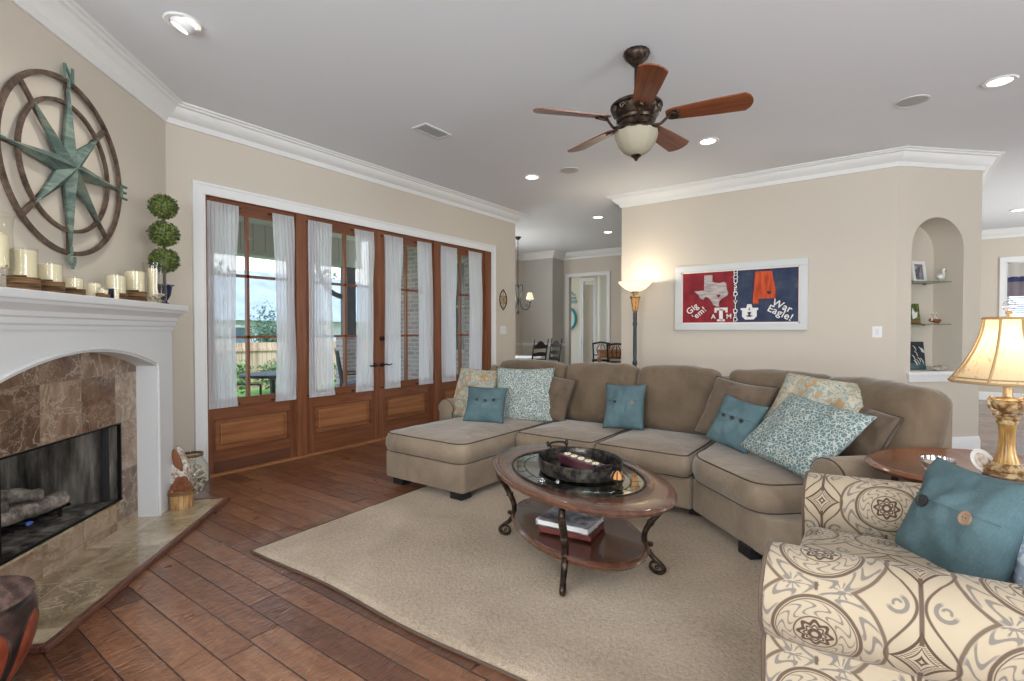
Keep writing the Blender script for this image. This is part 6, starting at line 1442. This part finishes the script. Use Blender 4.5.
# ================================================================== DINING AREA
def ladder_chair(scale=1.0):
    t = thing('dining_chair', '', 'chair', (0, 0, 0), group='black ladder back dining chairs')
    MB().rbox(-.21, .21, -.20, .20, .43, .455, .012, 2).build('seat', 'wood_dark_chair', t)
    for sx in (-1, 1):
        MB().tube([(sx * .19, -.18, 0), (sx * .19, -.18, .43)], .016, 8).build('leg', 'wood_dark_chair', t)
        MB().tube([(sx * .19, .18, 0), (sx * .19, .18, .45), (sx * .195, .22, .80), (sx * .205, .27, 1.10)], [.017, .017, .015, .013], 8).build('leg', 'wood_dark_chair', t)
    for z_, h_ in ((.58, .05), (.70, .05), (.82, .055)):
        mb = MB(Matrix.Translation((0, .20 + (z_ - .5) * .11, z_))); mb.prism([(-.19, -h_ / 2)] + [(-.19 + .38 * i / 10, h_ / 2 + .018 * math.sin(PI * i / 10)) for i in range(11)] + [(.19, -h_ / 2)], .012, Mx=XZ); mb.build('slat', 'wood_dark_chair', t, smooth=False)
    mb = MB(Matrix.Translation((0, .245, .96))); mb.prism([(-.195, -.03), (-.195, .03), (-.12, .04), (-.07, .085), (0, .11), (.07, .085), (.12, .04), (.195, .03), (.195, -.03)], .014, Mx=XZ); mb.build('top_slat', 'wood_dark_chair', t, smooth=False)
    mb = MB()
    for sx in (-1, 1): mb.tube([(sx * .19, -.18, .2), (sx * .19, .18, .2)], .009, 6)
    mb.tube([(-.19, -.18, .25), (.19, -.18, .25)], .009, 6); mb.build('stretchers', 'wood_dark_chair', t); return t
TX_, TY_ = -5.72, 7.95
ch = ladder_chair()
spots = [((-5.26, 7.80), -95, 'black ladder back dining chair directly right of the table with the white cloth'), ((-5.33, 8.42), -30, 'black ladder back dining chair nearest the doorway casing, right of its twin'),
         ((-5.75, 7.10), 170, 'black ladder back dining chair at the left edge of the gap, partly hidden')]
for i, ((x, y), a, lab) in enumerate(spots):
    c_ = ch if i == 0 else copy_tree(ch); c_.location = (x, y, 0.001); c_.rotation_euler = (0, 0, math.radians(a)); c_['label'] = lab
dt = thing('dining_table', 'round dining table under a white cloth below the chandelier', 'table', (TX_, TY_, 0))
MB().lathe([(0, .72), (.52, .72), (.53, .735), (.52, .748), (0, .748)], (TX_, TY_, 0), 40).build('tabletop', 'wood_dark_chair', dt)
MB().lathe([(0, .001), (.28, .001), (.28, .02), (.06, .06), (.04, .3), (.05, .5), (.08, .72), (0, .72)], (TX_, TY_, 0), 24).build('pedestal', 'wood_dark_chair', dt)
mb = MB(); mb.grid(lambda a, b: (TX_ + (lambda R_: R_ * math.cos(a * 2 * PI))(min(b * 1.45, 1) * .54 + max(0, b - .69) * .04 * (1 + math.sin(a * 2 * PI * 9))), TY_ + (lambda R_: R_ * math.sin(a * 2 * PI))(min(b * 1.45, 1) * .54 + max(0, b - .69) * .04 * (1 + math.sin(a * 2 * PI * 9))), .752 - max(0, b - .69) * .42), 72, 16, wu=True)
mb.solo('tablecloth', 'white cloth draped over the round dining table', 'tablecloth', 'tablecloth_white', (TX_, TY_, .752))
# chandelier
HX, HY = -5.665, 7.99
cd = thing('chandelier', 'dark iron chandelier with small cream shades hanging over the dining table', 'chandelier', (HX, HY, 3.05)); c = (HX, HY, 0)
MB().lathe([(0, 3.0495), (.062, 3.0495), (.06, 3.03), (.03, 3.00), (.01, 2.985), (0, 2.985)], c, 24).build('canopy', 'post_metal', cd)
mb = MB(); mb.tube([(HX, HY, 3.0), (HX, HY, 2.15)], .006, 6)
for i in range(22): mb.ball((HX, HY, 2.96 - i * .037), (.012, .006, .018) if i % 2 else (.006, .012, .018), 6)
mb.build('chain', 'post_metal', cd)
MB().lathe([(0, 1.56), (.012, 1.58), (.03, 1.61), (.012, 1.65), (.016, 1.75), (.028, 1.82), (.014, 1.9), (.014, 2.05), (.03, 2.10), (.012, 2.14), (0, 2.16)], c, 18).build('stem', 'post_metal', cd)
for k in range(3):
    a = math.radians(36 + 120 * k); u = (math.cos(a), math.sin(a)); pt_ = lambda r_, z_: (HX + u[0] * r_, HY + u[1] * r_, z_)
    mb = MB(); mb.tube(spline([pt_(.02, 2.10), pt_(.085, 2.13), (pt_(.07, 1.98)), pt_(.04, 1.85), pt_(.07, 1.70), pt_(.15, 1.655), pt_(.22, 1.71), pt_(.23, 1.80)], 6), .0085, 8)
    mb.tube([pt_(.17 + .035 * (1 - i / 18) * math.cos(t), 1.74 + .035 * (1 - i / 18) * math.sin(t)) for i, t in enumerate([-PI / 2 + 2.4 * PI * j / 14 for j in range(15)])], .006, 6); mb.lathe([(0, 1.79), (.03, 1.80), (.034, 1.81), (0, 1.812)], pt_(.23, 0), 14)
    ar = mb.build('arm', 'post_metal', cd); MB().lathe([(0, 1.81), (.012, 1.81), (.012, 1.87), (0, 1.87)], pt_(.23, 0), 12).build('candle_sleeve', 'wax', ar)
    MB().lathe([(.075, 1.855), (.066, 1.90), (.045, 1.965), (.038, 1.985)], pt_(.23, 0), 20).build('shade', 'alabaster_lit', ar)
light('chandelier_light', 'POINT', (HX, HY, 1.96), 9, (1, .85, .65), .15)
# console table with chairs beyond, by the right edge of the gap
DF = frame(-4.62, 9.72, 30)
dk = thing('desk', 'light wood counter table near the doorway, behind the sofa', 'table', (-4.62, 9.72, 0), math.radians(30))
MB(DF).bb(-.20, .62, -.25, .25, .835, .865, bev=.005).build('tabletop', 'desk_wood', dk, smooth=False)
MB(DF).bb(-.17, .59, -.22, .22, .70, .833).build('apron', 'desk_wood', dk, smooth=False)
for sx in (-.16, .56):
    for sy in (-.20, .20): MB(DF).bb(sx - .025, sx + .025, sy - .025, sy + .025, .001, .70).build('leg', 'desk_wood', dk, smooth=False)
MB(DF).bb(.0, .01, -.226, -.222, .74, .80).build('drawer_pull', 'bronze', dk, smooth=False)
def slat_stool(x, y, rz, lab):
    F_ = frame(x, y, rz); t = thing('counter_chair', lab, 'chair', (x, y, 0), math.radians(rz), group='dark wood counter chairs')
    MB(F_).rbox(-.19, .19, -.18, .18, .60, .64, .015, 2).build('seat', 'bronze', t)
    for sx in (-1, 1):
        MB(F_).tube([(sx * .17, -.16, 0), (sx * .16, -.15, .60)], .017, 8).build('leg', 'bronze', t); MB(F_).tube([(sx * .17, .17, 0), (sx * .16, .16, .62), (sx * .18, .23, .99)], .017, 8).build('leg', 'bronze', t)
    mb = MB(F_); mb.tube(spline([(-.18, .225, .97), (0, .25, 1.0), (.18, .225, .97)], 5), .02, 8); mb.tube([(-.17, .2, .72), (.17, .2, .72)], .012, 6)
    for i in (-1, 0, 1): mb.tube(spline([(i * .05, .2, .72), (i * .09, .22, .84), (i * .03, .235, .97)], 4), .009, 6)
    mb.build('backrest', 'bronze', t)
slat_stool(-4.30, 9.42, -150, 'dark wood counter chair with its back to the sofa'); slat_stool(-4.93, 10.06, 25, 'dark wood counter chair behind the light wood table')
# wreath ring and letters on the hall wall
HFm = front(-6.50, 11.4, 1.56)
o = thing('teal_wreath', 'teal ring wreath on the hall wall, seen through the dining doorway', 'wreath', (-6.50, 11.38, 1.56))
MB(HFm).tube([(.22 * math.cos(t), .27 * math.sin(t), .025) for t in [2 * PI * i / 36 for i in range(36)]], .032, 10, closed=True).build('ring', 'teal_paint', o)
mb = MB(HFm)
for k in range(12): a = 2 * PI * k / 12; mb.tube([(.22 * math.cos(a) - .03 * math.cos(a), .27 * math.sin(a) - .03 * math.sin(a), .05), (.22 * math.cos(a + .25) + .03 * math.cos(a), .27 * math.sin(a + .25) + .03 * math.sin(a), .05)], .006, 5)
mb.build('binding', 'letter_gray', o)
o = thing('wall_letters', 'grey cut out sign above the teal wreath on the hall wall', 'sign', (-6.42, 11.38, 2.08))
mb = MB(front(-6.42, 11.4, 2.0)); mb.bb(-.12, .16, -.05, .03, .002, .02); mb.bb(-.12, .14, .06, .11, .002, .02); mb.tube(spline([(-.1, .15, .012), (-.06, .24, .012), (-.02, .16, .012), (.02, .24, .012), (.07, .16, .012), (.13, .17, .012)], 5), .012, 6)
mb.build('sign_panel', 'letter_gray', o, smooth=False)
